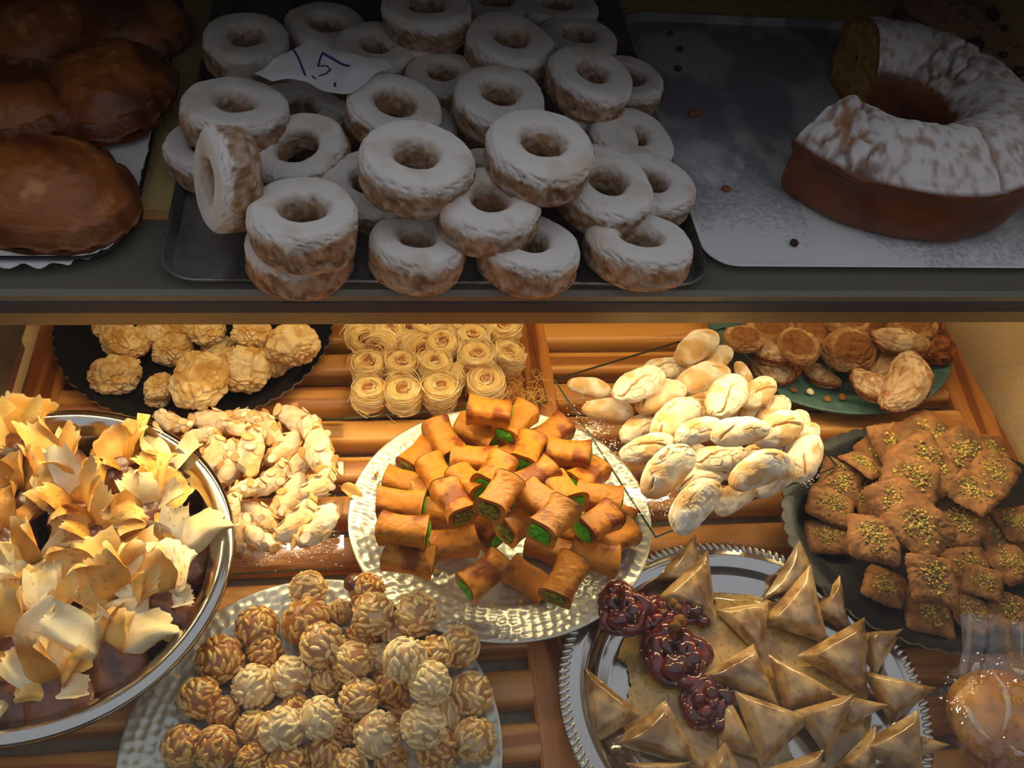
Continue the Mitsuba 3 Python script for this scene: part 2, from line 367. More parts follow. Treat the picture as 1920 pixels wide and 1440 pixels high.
# round silver tray with a gadrooned rim
ax, ay, cx, cy = 0.127, 0.118, 0.248, 0.244
prof = resample([(0.0005, 0.006), (0.080, 0.006), (0.090, 0.0045), (0.101, 0.008), (0.108, 0.0155), (0.114, 0.0175), (0.1235, 0.0170), (0.127, 0.0155), (0.1265, 0.014), (0.112, 0.013), (0.100, 0.004), (0.088, 0.0022), (0.0005, 0.003)], 0.003)
V, F = lathe(prof*[1, 1], 160, 1.0, ay/ax)
silver = thing('silver_tray', 'shiny silver tray with a beaded rim holding syrupy triangles', 'tray', [P(None, V, F, 'steel')], M4(np.eye(3), [cx, cy, 0]))
sv, sf = ico(2)
bead = P('rim_bead', sv*[0.0042, 0.0019, 0.0017], sf, 'steel_soft')
nb = 150
for i in range(nb):
    a = 2*math.pi*i/nb
    x, y = cx+math.cos(a)*0.1232, cy+math.sin(a)*0.1232*ay/ax
    sub(silver, 'rim_bead', bead, M4(rotz(a+0.45), [x, y, 0.0172]))
# syrup pool with ragged bays
def pool():
    n, m = 300, 90; th = np.arange(n)*2*np.pi/n
    R0 = 0.094*(0.86+0.16*meshkit.fbm(np.c_[np.cos(th)*1.6+4, np.sin(th)*1.6, th*0], 4, 3))
    s = np.linspace(0.02, 1, m)
    x = cx+R0[:, None]*s*np.cos(th)[:, None]; y = cy+R0[:, None]*s*np.sin(th)[:, None]*ay/ax
    z = 0.0076+0.0010*(1-s**8)[None]+0*x - 0.0012*ss(0.93, 1, s)[None]
    pts = np.stack([x, y, z], -1).reshape(-1, 3)
    pts[:, 2] += 0.0006*(fb(pts, 60, 5)-0.5)
    F = grid_faces(n, m, True, False)
    # dry bays where the metal shows
    c = pts[F].mean(1)
    dry = np.zeros(len(F), bool)
    for (u, v, ru) in ((1150, 1262, 0.010), (1158, 1285, 0.008), (1235, 1395, 0.014), (1508, 1385, 0.013)):
        q = at(u, v, 0.008); dry |= np.hypot(c[:, 0]-q[0], (c[:, 1]-q[1])*0.7)+0.006*(fb(c, 160, 9)-0.5) < ru
    return pts, F[~dry]
V, F = pool()
thing('syrup_pool', 'glossy amber syrup spread over the middle of the silver tray', 'syrup', [P(None, V, F, 'syrup')], kind='stuff')

# deep steel tray under the filo bundles
prof = resample([(0.0005, 0.0125), (0.086, 0.0125), (0.094, 0.0135), (0.101, 0.022), (0.107, 0.040), (0.112, 0.0455), (0.1155, 0.0485), (0.1195, 0.0492), (0.1232, 0.0475), (0.1238, 0.0445), (0.1205, 0.0420), (0.1165, 0.0425), (0.111, 0.0405), (0.104, 0.022), (0.094, 0.0115), (0.0005, 0.0115)], 0.003)
V, F = lathe(prof, 180)
thing('steel_tray', 'deep polished steel tray full of filo bundles', 'tray', [P(None, V, F, 'steel')], M4(np.eye(3), [-0.213, 0.352, 0]))

# black scalloped cards
def scalloped(label, cx, cy, ax, ay, zr, zb, n_sc):
    n = n_sc*10
    prof = resample([(0.0005, zb), (0.80, zb), (0.84, zb+0.001), (0.93, zb+(zr-zb)*0.8), (1.0, zr)], 0.05)
    th = np.arange(n)*2*np.pi/n
    sc = 1+0.018*np.abs(np.sin(th*n_sc/2))
    rr = prof[None, :, 0]*(1+(sc[:, None]-1)*(prof[None, :, 0] > 0.97))
    def surf(dz, push=0.0): return np.stack([np.cos(th)[:, None]*(rr*ax+push), np.sin(th)[:, None]*(rr*ay+push), np.tile(prof[:, 1], (n, 1))+dz], -1)
    top, bot = surf(0), surf(-0.0012)
    Ft = grid_faces(n, len(prof), True, False)[:, ::-1]
    # pale cut edge: a ribbon round the scallops
    e0 = surf(0.0)[:, -1]; e1 = e0*[1.004, 1.004, 1]-[0, 0, 0.0018]
    e2 = e1*[0.985, 0.985, 1]-[0, 0, 0.0006]
    E = np.stack([e0, e1, e2], 1).reshape(-1, 3)
    Fe = grid_faces(n, 3, True, False)[:, ::-1]
    V, F = cat_meshes([(top.reshape(-1, 3), Ft), (bot.reshape(-1, 3), Ft[:, ::-1])])
    return thing('cake_card', label, 'plate', [P(None, V, F, 'black_card'), P('cut_edge', E, Fe, 'card_edge', label='pale cut edge')], M4(np.eye(3), [cx, cy, 0]))
scalloped('black scalloped card plate under the golden rock cookies', -0.143, 0.604, 0.113, 0.113, 0.012, 0.004, 60)
scalloped('black scalloped card plate under the pistachio wafers', 0.432, 0.360, 0.121, 0.101, 0.026, 0.0195, 56)

# green plate with a notched rim
prof = resample([(0.0005, 0.006), (0.070, 0.006), (0.078, 0.008), (0.098, 0.0165), (0.112, 0.0195), (0.114, 0.019), (0.113, 0.0165), (0.096, 0.013), (0.076, 0.004), (0.0005, 0.003)], 0.002)
V, F = lathe(prof, 240, 1.0, 0.096/0.114)
th = np.arctan2(V[:, 1], V[:, 0]); rr = np.hypot(V[:, 0], V[:, 1]*0.114/0.096)
V[:, 2] -= 0.0006*(np.cos(th*64) > 0.45)*ss(0.094, 0.098, rr)*(1-ss(0.107, 0.110, rr))
thing('green_plate', 'matt green plate with a notched rim under the brown walnut pastries', 'plate', [P(None, V, F, 'green_glaze')], M4(np.eye(3), [0.42, 0.576, 0]))

# glass sheets
def sheet(label, pts, z, t=0.003):
    pts = np.array(pts)[:, :2]
    V = np.c_[pts, np.full(4, z)]
    lo = V-[0, 0, t]
    E = np.vstack([V, lo]); Fe = np.array([[i, (i+1) % 4, (i+1) % 4+4, i+4] for i in range(4)])
    return thing('glass_sheet', label, 'glass sheet', [P(None, V, np.array([[0, 1, 2, 3]]), 'pane_glass', smooth=False), P('edge', E, Fe, 'glass_edge', smooth=False, label='dark green ground edge')])
ga, gb, gc = at(1040, 710, .036), at(1230, 1005, .036), at(1571, 873, .036)
gd = ga+gc-gb
sheet('tilted clear glass sheet under the white crackled fingers', [ga, gb, gc, gd], 0.0362)
sheet('clear glass sheet under the shredded kadaif nests', [(-0.023, 0.62), (-0.019, 0.497), (0.150, 0.511), (0.142, 0.62)], 0.0060)
sheet('clear glass sheet under the almond-flaked crescents', [(-0.163, 0.4965), (-0.163, 0.357), (-0.018, 0.360), (-0.0195, 0.4965)], 0.0060)

# baking trays on the shelf
ZS = 0.1957
def baking_tray(label, x0, x1, y0, y1, mat, rc=0.018, h=0.009, rot=0.0, flare=0.006):
    w, d = x1-x0, y1-y0
    rings = [(-flare, 0.0012), (-flare+0.001, 0.0014), (-0.0008, h-0.0006), (0.0, h), (0.0012, h), (0.0016, h-0.0006), (0.0009, h-0.0016), (-flare+0.001, 0.0002), (-flare, 0.0)]
    V, F = loft_rrect(w, d, rc, rings, 8)
    return thing('baking_tray', label, 'tray', [P(None, V, F, mat, smooth=35)], M4(rotz(rot), [(x0+x1)/2, (y0+y1)/2, ZS]))
p0, p1 = at(306, 505, 0.204), at(1330, 505, 0.204)
baking_tray('worn metal baking tray full of sugared ring pastries', p0[0], p1[0], 0.4455, 0.835, 'tray_metal', rc=0.022, rot=-0.01)
q0 = at(1345, 500, 0.2)
baking_tray('sugar-dusted metal tray under the cut ring cake', q0[0]-0.006, XR+0.024, q0[1], q0[1]+0.335, 'tray_floury', rc=0.022, h=0.007)
r1 = at(262, 350, 0.2)
baking_tray('dark baking tray lined with white paper under the glazed turnovers', XL+0.002, r1[0]+0.002, 0.4655, 0.80, 'black_card', rc=0.03)

# ------------------------------------------------------------------ dropping food onto what lies below
HC = 0.0025
class Field:
    def __init__(self, base):
        self.x0, self.y0 = -0.45, 0.0
        self.h = np.full((480, 520), base)
    def ij(self, xy):
        i = np.clip(((xy[:, 1]-self.y0)/HC).astype(int), 0, 479); j = np.clip(((xy[:, 0]-self.x0)/HC).astype(int), 0, 519)
        return i, j
    def under(self, xy): return self.h[self.ij(xy)]
    def add(self, V): np.maximum.at(self.h, self.ij(V[:, :2]), V[:, 2])
    def disc(self, cx, cy, ax, ay, z, zr=None, well=0.66):
        yy, xx = np.mgrid[0:480, 0:520]; X = self.x0+(xx+.5)*HC; Y = self.y0+(yy+.5)*HC
        r = np.hypot((X-cx)/ax, (Y-cy)/ay); zz = z if zr is None else z+(zr-z)*np.clip((r-well)/(1-well), 0, 1)
        self.h = np.where(r <= 1, np.maximum(self.h, zz), self.h)
    def poly(self, pts, z):
        yy, xx = np.mgrid[0:480, 0:520]; X = self.x0+(xx+.5)*HC; Y = self.y0+(yy+.5)*HC
        p = np.array(pts)[:, :2]; e = [(np.roll(p, -1, 0)[i]-p[i], p[i]) for i in range(len(p))]
        cr = np.array([d[0]*(Y-o[1])-d[1]*(X-o[0]) for d, o in e]); ins = (cr >= 0).all(0) | (cr <= 0).all(0)
        self.h = np.where(ins, np.maximum(self.h, z), self.h)
LOW = Field(0.0); TOP = Field(ZS+0.0013)
LOW.disc(-0.035, 0.230, 0.117, 0.117, 0.004, 0.0125)
LOW.disc(0.248, 0.244, 0.127, 0.118, 0.0068, 0.0175, 0.72)
LOW.disc(0.42, 0.576, 0.114, 0.096, 0.006, 0.0195, 0.65)
LOW.disc(-0.143, 0.604, 0.113, 0.113, 0.004, 0.012, 0.83)
LOW.poly([(-0.023, 0.62), (-0.019, 0.497), (0.150, 0.511), (0.142, 0.62)], 0.006)
LOW.poly([(-0.163, 0.4965), (-0.163, 0.357), (-0.018, 0.360), (-0.0195, 0.4965)], 0.006)
LOW.disc(0.432, 0.360, 0.121, 0.101, 0.0195, 0.026, 0.83)
LOW.disc(0.096, 0.384, 0.111, 0.1005, 0.0175, 0.030)
LOW.disc(-0.213, 0.352, 0.106, 0.106, 0.0125, None)
SHEET = Field(0.0); SHEET.h = LOW.h.copy(); SHEET.poly([ga, gb, gc, gd], 0.0362)
def yaw_at(u, v, deg, z):
    a = math.radians(deg); p, q = at(u-6*math.cos(a), v+6*math.sin(a), z), at(u+6*math.cos(a), v-6*math.sin(a), z)
    return math.atan2(q[1]-p[1], q[0]-p[0])
def span(u, v, deg, L, z):
    a = math.radians(deg); p, q = at(u-L/2*math.cos(a), v+L/2*math.sin(a), z), at(u+L/2*math.cos(a), v-L/2*math.sin(a), z)
    return np.linalg.norm(q-p)
def drop(field, V, u, v, R, az=0.0, q=0.93, z0=None, dz=0.0):
    """rest the rotated points V on the field, seen at pixel (u, v); returns the place of the origin"""
    W = V@R.T
    low = W[W[:, 2] < np.quantile(W[:, 2], 0.55)]
    a3 = R@np.array([0, 0, az])
    z = 0.03 if z0 is None else z0
    if field is TOP and z0 is None: z = ZS+0.02
    for _ in range(7):
        c = at(u, v, z+a3[2])-a3
        if z0 is not None: break
        z = np.quantile(field.under(low[:, :2]+c[:2])-low[:, 2], q)+dz
    c = at(u, v, z+a3[2])-a3; c[2] = z
    field.add(W+c)
    return c
ORD = ['first', 'second', 'third', 'fourth', 'fifth', 'sixth', 'seventh', 'eighth', 'ninth', 'tenth', 'eleventh', 'twelfth']
def name_rows(items, noun, cat, group, side, front, gap, prefix=''):
    """items: (key, u, v, look). Rows are counted from FRONT, places in a row from SIDE."""
    items = sorted(items, key=lambda t: -t[2]); rows, cur = [], []
    for it in items:
        if cur and cur[0][2]-it[2] > gap: rows.append(cur); cur = []
        cur.append(it)
    if cur: rows.append(cur)
    for ri, r in enumerate(rows):
        for ci, it in enumerate(sorted(r, key=lambda t: t[1])):
            look = (it[3]+' ') if it[3] else ''
            pos = f'{ORD[ci]} from {side}' if len(r) > 1 else f'alone in its row'
            labels[it[0]] = {'label': f'{look}{noun}, {pos}, {ORD[ri]} row from {front}', 'category': cat, 'group': group}
# ------------------------------------------------------------------ ring pastries on the big tray
def ring_mesh(seed, ro=0.0345, ri=0.0125, h=0.0255):
    nu, nv = 120, 56
    U = np.arange(nu)*2*np.pi/nu; W = np.arange(nv)*2*np.pi/nv
    U, W = np.meshgrid(U, W, indexing='ij')
    a, b, R = (ro-ri)/2, h/2, (ro+ri)/2
    e = 0.62
    cx = np.sign(np.cos(W))*np.abs(np.cos(W))**e; sz = np.sign(np.sin(W))*np.abs(np.sin(W))**e
    rad = R+a*cx*(1+0.05*np.sin(W))
    V = np.stack([rad*np.cos(U), rad*np.sin(U), b*sz], -1).reshape(-1, 3)
    n1 = fb(V, 38, seed, 2)-0.5; n2 = fb(V, 150, seed+1, 3)-0.5; n3 = fb(V*[1, 1, 2.2], 330, seed+2, 3)
    N = normals(V, grid_faces(nu, nv, True, True)[:, ::-1])
    if (N[:, 2]*V[:, 2]).mean() < 0: N = -N
    side = 1-ss(0.55, 0.85, np.abs(N[:, 2]))
    out = side*(np.hypot(V[:, 0], V[:, 1]) > R)
    zz = V[:, 2]/b
    crack = np.exp(-((zz+0.15+0.5*(fb(V*[1, 1, 0.2], 60, seed+5)-0.5))/0.12)**2)*out*ss(0.42, 0.6, fb(V, 70, seed+8, 2))
    V = V+N*(0.0042*n1+0.0016*n2*(0.35+side)-0.0020*out*ss(0.5, 0.72, n3)-0.0026*crack)[:, None]
    V[:, :2] *= [1+0.05*np.sin(seed*1.7), 1-0.05*np.sin(seed*1.7)]
    F = grid_faces(nu, nv, True, True)[:, ::-1]
    F = np.vstack([F[:, [0, 1, 2]], F[:, [0, 2, 3]]])
    if (normals(V, F)[:, 2]*V[:, 2]).mean() < 0: F = F[:, ::-1]
    # sugar lies on the upper side and runs down in ragged tongues
    edge = zz+0.75*(fb(V, 120, seed+11, 3)-0.5)+0.35*(fb(V, 500, seed+12, 2)-0.5)
    s = ss(0.28, 0.62, edge)*ss(ri-0.004, ri+0.006, np.hypot(V[:, 0], V[:, 1])+0.006*(fb(V, 200, seed)-0.5))
    crumb = lerp(lin('a57c54'), lin('5e3a20'), ss(0.35, 0.75, 0.5*fb(V, 110, seed+4)+0.5*fb(V, 340, seed+9)))
    dust = ss(0.40, 0.68, fb(V, 210, seed+6, 3))*0.55
    side_c = lerp(crumb, lin('cbb9a4'), dust)
    sug = lerp(lin('dcd5ca'), lin('bfa380'), 0.5*ss(0.5, 0.8, fb(V, 60, seed+3)))
    col = lerp(side_c, sug, s)
    top = s[F].mean(1) > 0.5
    return V, F, col, top
RINGS = []
for sd in range(6):
    V, F, col, top = ring_mesh(sd*13+1, ro=0.0345+0.001*math.sin(sd*2.1), ri=0.0125+0.001*math.cos(sd*1.3), h=0.0285+0.0012*math.sin(sd))
    RINGS.append((V, [P(None, V, F[~top], 'food_matte', col), P('sugar_coating', V, F[top], 'food_sugar', col, label='white powdered sugar coating')]))
# (u, v) of the hole, tilt towards +x, tilt towards the back, variant, scale, z or None, look
RING = [
 (560, 434, 0, -7, 1, 1.05, 0, 'ring pastry carrying another in the front corner by the turnovers'),
 (783, 440, 2, -8, 2, .98, 0, 'ring pastry in the front row, half under a tall one'),
 (993, 446, 2, -8, 3, 1.0, 0, 'ring pastry in the middle of the front row by the tray rim'),
 (1203, 436, 2, -9, 4, 1.02, 0, 'ring pastry in the front corner by the cake tray'),
 (400, 262, 0, 0, 5, 1.0, 0, 'ring pastry at the bottom of the stack by the turnover tray'),
 (700, 330, -6, 5, 0, 1.0, 0.35, 'shaded ring pastry almost hidden under the tall middle one'),
 (905, 330, 0, 0, 1, 1.0, 0.1, 'low ring pastry hidden between the two tallest ones'),
 (1222, 335, 4, 4, 2, .97, 0, 'ring pastry by the cake tray, half behind another'),
 (1190, 248, 6, 2, 3, .97, 0, 'ring pastry leaning on the tray wall under a cracked one'),
 (1120, 245, 0, 0, 4, .97, 0.1, 'ring pastry wedged under the cracked one'),
 (930, 205, 0, 0, 5, 1.0, 0, 'ring pastry under the one in the middle of the heap'),
 (770, 230, 0, 0, 1, 1.0, 0, 'ring pastry under the one in front of the paper scrap'),
 (560, 195, 0, 0, 0, 1.0, 0, 'ring pastry in shade under the front tip of the paper scrap'),
 (660, 168, 0, 0, 2, 1.0, 0, 'ring pastry in shade under the middle of the paper scrap'),
 (510, 138, 0, 0, 3, 1.0, 0, 'ring pastry under the pointed end of the paper scrap'),
 (1180, 138, 3, 0, 5, .95, 0, 'greyish ring pastry against the tray wall behind the cracked one'),
 (1085, 60, 0, 0, 0, .98, 0, 'bluish ring pastry at the back by the cake tray'),
 (612, 40, 0, 0, 1, 1.0, 0, 'dark ring pastry at the back behind the paper scrap'),
 (462, 64, 4, 3, 2, 1.0, 0.2, 'bluish ring pastry at the back corner by the turnovers'),
 (705, 78, 0, 0, 3, 1.0, 0.3, 'ring pastry under the thick one behind the paper scrap'),
 (830, 130, 0, 0, 4, .85, 0.3, 'small ring pastry peeping out beside the paper scrap'),
 (930, -8, 0, 0, 5, 1.0, 0, 'dark ring pastry in the rearmost row, in the middle'),
 (1045, 2, 0, 0, 1, 1.0, 0, 'dark ring pastry in the rearmost row by the cake tray'),
 (790, 55, 0, 0, 2, 1.0, 0.3, 'ring pastry lying under the tall one at the back'),
 (950, 110, 0, 0, 0, 1.0, 0, 'ring pastry lying under the smooth one at the back'),
 # second and third layers
 (568, 383, 1, -7, 0, 1.04, 1, 'thick ring pastry topping a pair in the front corner'),
 (553, 268, -14, 10, 5, .98, 0.35, 'tilted ring pastry leaning beside the one on edge'),
 (442, 186, 6, -4, 3, 1.02, 1, 'pinkish ring pastry on top of the stack by the turnovers'),
 (1140, 333, 4, 3, 1, 1.0, 0.55, 'ring pastry lying second from the cake tray above the front row'),
 (920, 368, 3, 4, 2, 1.0, 0.9, 'ring pastry straddling the front row in the middle'),
 (938, 168, 2, 2, 4, 1.0, 1, 'ring pastry with a wide hole in the middle of the heap'),
 (742, 185, 6, 3, 5, 1.02, 1, 'ring pastry in front of the paper scrap'),
 (1112, 130, 8, 4, 3, .98, 1, 'cracked ring pastry with a chipped sugar rim near the tray wall'),
 (958, 65, 2, 2, 1, 1.0, 1, 'smooth ring pastry at the back behind the middle of the heap'),
 (800, 2, -4, 2, 0, 1.0, 1.3, 'tall ring pastry at the back cut by the picture edge'),
 (1018, 260, 3, 2, 4, 1.06, 1.75, 'tallest ring pastry at the top of the heap with rough sides'),
 (782, 285, 4, 4, 2, 1.06, 1.65, 'thick ring pastry with a small ragged hole and crumbly side'),
]
for i_, (u, v, tx, ty, var, s, z0, lab) in enumerate(RING):
    V, pcs = RINGS[var]
    R = roty(math.radians(tx))@rotx(math.radians(ty))@rotz(u*0.7+v)
    s *= 0.96
    c = drop(TOP, V*s, u, v, R, az=0.0140*s, z0=ZS+0.0015+0.0138+0.0262*z0+0.0008*(abs(tx)+abs(ty))*0.3)
    thing('ring_pastry', 'sugared '+lab, 'pastry', pcs, M4(R, c, s), group='sugared ring pastries on the baking tray')
V, pcs = RINGS[1]
R = rotz(0.36)@roty(math.radians(-80))@rotz(1.0)
c = drop(TOP, V*0.93, 428, 338, R, q=0.5)
thing('ring_pastry', 'sugared ring pastry standing on edge at the side of the tray', 'pastry', pcs, M4(R, c, 0.93), group='sugared ring pastries on the baking tray')

# paper scrap with pen strokes
def paper_scrap():
    poly = [(477, 143), (515, 118), (552, 100), (579, 78), (610, 85), (640, 92), (675, 100), (720, 112), (735, 128), (700, 138), (660, 165), (610, 174), (579, 160), (540, 156), (512, 158)]
    Z = 0.262
    import shapely.geometry as sg
    pts = np.array([at(u, v, Z)[:2] for u, v in poly])
    pg = sg.Polygon(pts)
    xs = np.arange(pts[:, 0].min(), pts[:, 0].max(), 0.0035); ys = np.arange(pts[:, 1].min(), pts[:, 1].max(), 0.0035)
    ins = [(x, y) for x in xs for y in ys if pg.buffer(-0.002).contains(sg.Point(x, y))]
    bd = [pg.exterior.interpolate(t).coords[0] for t in np.arange(0, pg.length, 0.003)]
    allp = np.array(bd+ins)
    from scipy.spatial import Delaunay
    tri = Delaunay(allp).simplices
    cen = allp[tri].mean(1); tri = tri[[pg.contains(sg.Point(*q)) for q in cen]]
    def zf(p): return Z+0.006*np.sin((p[:, 0]+0.07)*70)*0.5+0.008*(fb(np.c_[p, p[:, 0]*0], 45, 3)-0.5)
    V = np.c_[allp, zf(allp)]
    a = V[tri[:, 1]]-V[tri[:, 0]]; b = V[tri[:, 2]]-V[tri[:, 0]]
    flip = np.cross(a, b)[:, 2] < 0; tri[flip] = tri[flip][:, ::-1]
    k = thing('paper_scrap', 'torn white paper scrap with blue pen strokes lying on the ring pastries', 'paper', [P(None, V, tri, 'paper_white')])
    def stroke(px, w):
        q = []
        for (u0, v0), (u1, v1) in zip(px[:-1], px[1:]):
            for t in np.linspace(0, 1, 8): q.append(at(u0+(u1-u0)*t, v0+(v1-v0)*t, Z)[:2])
        q = np.array(q); q = q[np.r_[True, np.linalg.norm(np.diff(q, axis=0), axis=1) > 1e-6]]
        return tube(np.c_[q, zf(q)+0.0002], w, 5)
    ms = [stroke([(550, 101), (560, 116), (573, 150)], 0.0007), stroke([(605, 101), (600, 112), (596, 127)], 0.0007), stroke([(605, 102), (625, 110), (655, 121)], 0.0010),
          stroke([(596, 127), (612, 122), (620, 128), (612, 137), (598, 145)], 0.0006), stroke([(628, 152), (628, 158)], 0.0009), stroke([(585, 148), (592, 152)], 0.0006)]
    for m in ms: sub(k, 'pen_stroke', P('pen_stroke', *m, 'ink_blue'))
paper_scrap()

# ------------------------------------------------------------------ ring cake with a wedge cut out
def cake():
    cx, cy, a0, a1 = 0.400, 0.601, math.radians(208), math.radians(452)
    ro, ri, h = 0.114, 0.040, 0.066
    from scipy.interpolate import splprep, splev
    key = np.array([(ri+0.008, 0.0), (ri, 0.012), (ri+0.001, 0.040), (ri+0.010, 0.058), (0.068, 0.071), (0.086, 0.069), (0.104, 0.058), (0.1145, 0.047), (0.1125, 0.040), (0.1135, 0.024), (0.109, 0.004), (0.104, 0.0)])
    tck, _ = splprep(key.T, s=0, k=3, u=np.r_[0, np.cumsum(np.linalg.norm(np.diff(key, axis=0), axis=1))]); uu = np.linspace(0, tck[0][-1], 56)
    prof = list(np.stack(splev(uu, tck), 1))+[(0.095, 0), (0.08, 0), (0.065, 0), (0.055, 0)]
    prof = np.array(prof); n = 260; th = np.linspace(a0, a1, n); m = len(prof)
    V = np.stack([np.cos(th)[:, None]*prof[:, 0], np.sin(th)[:, None]*prof[:, 0], np.tile(prof[:, 1], (n, 1))], -1).reshape(-1, 3)
    F = grid_faces(n, m, False, True); F = np.vstack([F[:, [0, 1, 2]], F[:, [0, 2, 3]]])
    N = normals(V, F)
    if (N[:, 2]*(V[:, 2]-h/2)).mean() < 0: F = F[:, ::-1]; N = -N
    up = ss(0.1, 0.6, N[:, 2]); zz = V[:, 2]/h
    rr = np.hypot(V[:, 0], V[:, 1]); ph = np.arctan2(V[:, 1], V[:, 0])
    d1, d2 = worley(V*[1, 1, 0.5], 0.016, 5)
    crk = 1-ss(0.03, 0.2, d2-d1)
    lipf = np.exp(-((zz-0.70)/0.05)**2)*(rr > 0.1)
    V = V+N*((0.006*(fb(V, 30, 2)-0.5)+0.0045*(fb(V, 90, 3)-0.5)*up-0.0035*crk*up*ss(0.45, 0.6, fb(V, 22, 8))+0.003*lipf)*1.0)[:, None]
    V[:, 2] = np.maximum(V[:, 2], 0.0)
    crack_in = np.exp(-((ph-math.radians(-72)+0.6*(rr-0.09))/0.022)**2)*up
    V[:, 2] -= 0.006*crack_in
    sug = ss(0.42, 0.78, up+0.9*(fb(V, 75, 4)-0.5)+0.5*(fb(V, 320, 6)-0.5))*ss(0.60, 0.80, zz+0.3*(fb(V, 60, 7)-0.5))
    sug *= 1-0.85*crk*ss(0.5, 0.62, fb(V, 25, 8))
    sug *= 1-0.8*crack_in
    crust = lerp(lin('55260e'), lin('713714'), ss(0.3, 0.7, fb(V, 40, 9)))
    crust = lerp(crust, lin('b5702c'), 0.6*ss(0.75, 0.95, zz)*ss(0.45, 0.6, fb(V, 60, 10)))
    col = lerp(crust, lerp(lin('d4cec8'), lin('9c7a60'), 0.75*ss(0.45, 0.7, fb(V, 180, 12))), sug)
    top = sug[F].mean(1) > 0.45
    pcs = [P(None, V, F[~top], 'food_satin', col), P('sugar_dusting', V, F[top], 'food_sugar', col, label='white powdered sugar dusting')]
    for e in (0, n-1):
        ring = V[e*m:(e+1)*m]; c = ring.mean(0)
        layers = [c+(ring-c)*s for s in np.linspace(1, 0.05, 10)]
        Vc = np.vstack(layers); Fc = grid_faces(10, m, False, True); Fc = np.vstack([Fc[:, [0, 1, 2]], Fc[:, [0, 2, 3]]])
        dirn = np.array([-math.sin(th[e]), math.cos(th[e]), 0])*(-1 if e == 0 else 1)
        amt = np.repeat(np.linspace(0, 1, 10), m)
        Vc = Vc+dirn*(0.002*(fb(Vc, 160, 3+e)-0.4)*np.minimum(amt*6, 1))[:, None]
        if (normals(Vc, Fc)@dirn).mean() < 0: Fc = Fc[:, ::-1]
        cc = lerp(lin('7a4a1c'), lerp(lin('b98c45'), lin('8f6428'), ss(0.35, 0.65, fb(Vc, 260, 6))), np.minimum(amt*5, 1))
        pcs.append(P('cut_face', Vc, Fc, 'food_matte', cc, label='yellow crumb of the cut end'))
    thing('ring_cake', 'tall brown ring cake with sugar dusting and a wedge cut out', 'cake', pcs, M4(np.eye(3), [cx, cy, ZS+0.0014]))
cake()
# crumbs on the cake tray, dark spots on a made-up tan sheet behind the cake
def lump(seed, r, flat=1.0, sub=2):
    v, f = ico(sub); v = v*r*(0.75+0.6*fb(v+3, 1.6, seed, 2))[:, None]*[1, 1, flat]
    return v, f
cr = P(None, *lump(3, 0.0030, 0.7, 1), 'food_matte', lin('3a2416'), smooth=False)
cr2 = P(None, *lump(5, 0.0032, 0.7, 1), 'food_matte', lin('8a5428'), smooth=False)
for i, (u, v, pc, lab) in enumerate([(1257, 62, cr, 'dark square crumb nearest the back on the cake tray'), (1274, 92, cr, 'middle one of three dark crumbs in a line on the cake tray'), (1272, 128, cr, 'dark crumb at the front end of the line of three'),
        (1298, 214, cr2, 'brown crumb beside the sugar patch, by the ring pastries'), (1310, 211, cr2, 'brown crumb touching another by the sugar patch'), (1362, 354, cr2, 'orange crumb on the sugared part of the cake tray'), (1489, 455, cr, 'dark crumb in front of the cake')]):
    q = at(u, v, 0.199); thing('crumb', lab.replace('nearest', 'closest to'), 'crumb', [pc], M4(rotz(i*1.3), [q[0], q[1], ZS+0.0035]), group='crumbs on the cake tray')
def tan_sheet():  # made-up sheet with dark spots, stands in for a glass reflection
    c = [at(1672, -40, 0.203), at(1700, 30, 0.203), at(1935, 165, 0.203), at(2010, -40, 0.203)]
    n = 30; g = np.linspace(0, 1, n); A, B = np.meshgrid(g, g, indexing='ij')
    V = (np.array(c[0])*((1-A)*(1-B))[..., None]+np.array(c[1])*((1-A)*B)[..., None]+np.array(c[2])*(A*B)[..., None]+np.array(c[3])*(A*(1-B))[..., None]).reshape(-1, 3)
    V[:, 0] = np.minimum(V[:, 0], XR+0.028)
    V[:, 2] = 0.2042+0.006*(fb(V, 30, 2)-0.3)
    F = grid_faces(n, n)
    if normals(V, F)[:, 2].mean() < 0: F = F[:, ::-1]
    thing('wrapping_paper', 'crumpled tan sheet with dark spots standing in for a reflection behind the ring cake', 'paper', [P(None, V, F, 'reflection_tan')])
    ch = P(None, *lump(8, 0.0055, 0.8, 2), 'food_satin', lin('1d1716'))
    for i, (u, v, s, lab) in enumerate([(1832, 80, 1.3, 'big dark spot on the tan sheet right behind the cake'), (1862, 120, 1.0, 'bluish dark spot touching the sugared cake edge'), (1884, 99, .6, 'small dark spot midway along the tan sheet'), (1913, 130, .9, 'dark spot on the tan sheet by the end wall'), (1686, 24, 1.2, 'dark spot at the tan sheet corner above the cut face'), (1900, 28, .9, 'dark spot at the far side of the tan sheet'), (1915, 22, 1.0, 'dark spot closest to the end wall, far side'), (1912, 50, .6, 'tiny dark spot between the two far ones and the cake')]):
        q = at(u, v, 0.212); thing('chocolate_chip', lab, 'chip', [ch], M4(rotz(i*1.1), [min(q[0], XR+0.022), q[1], 0.210], s), group='made-up dark spots on the tan sheet')
tan_sheet()

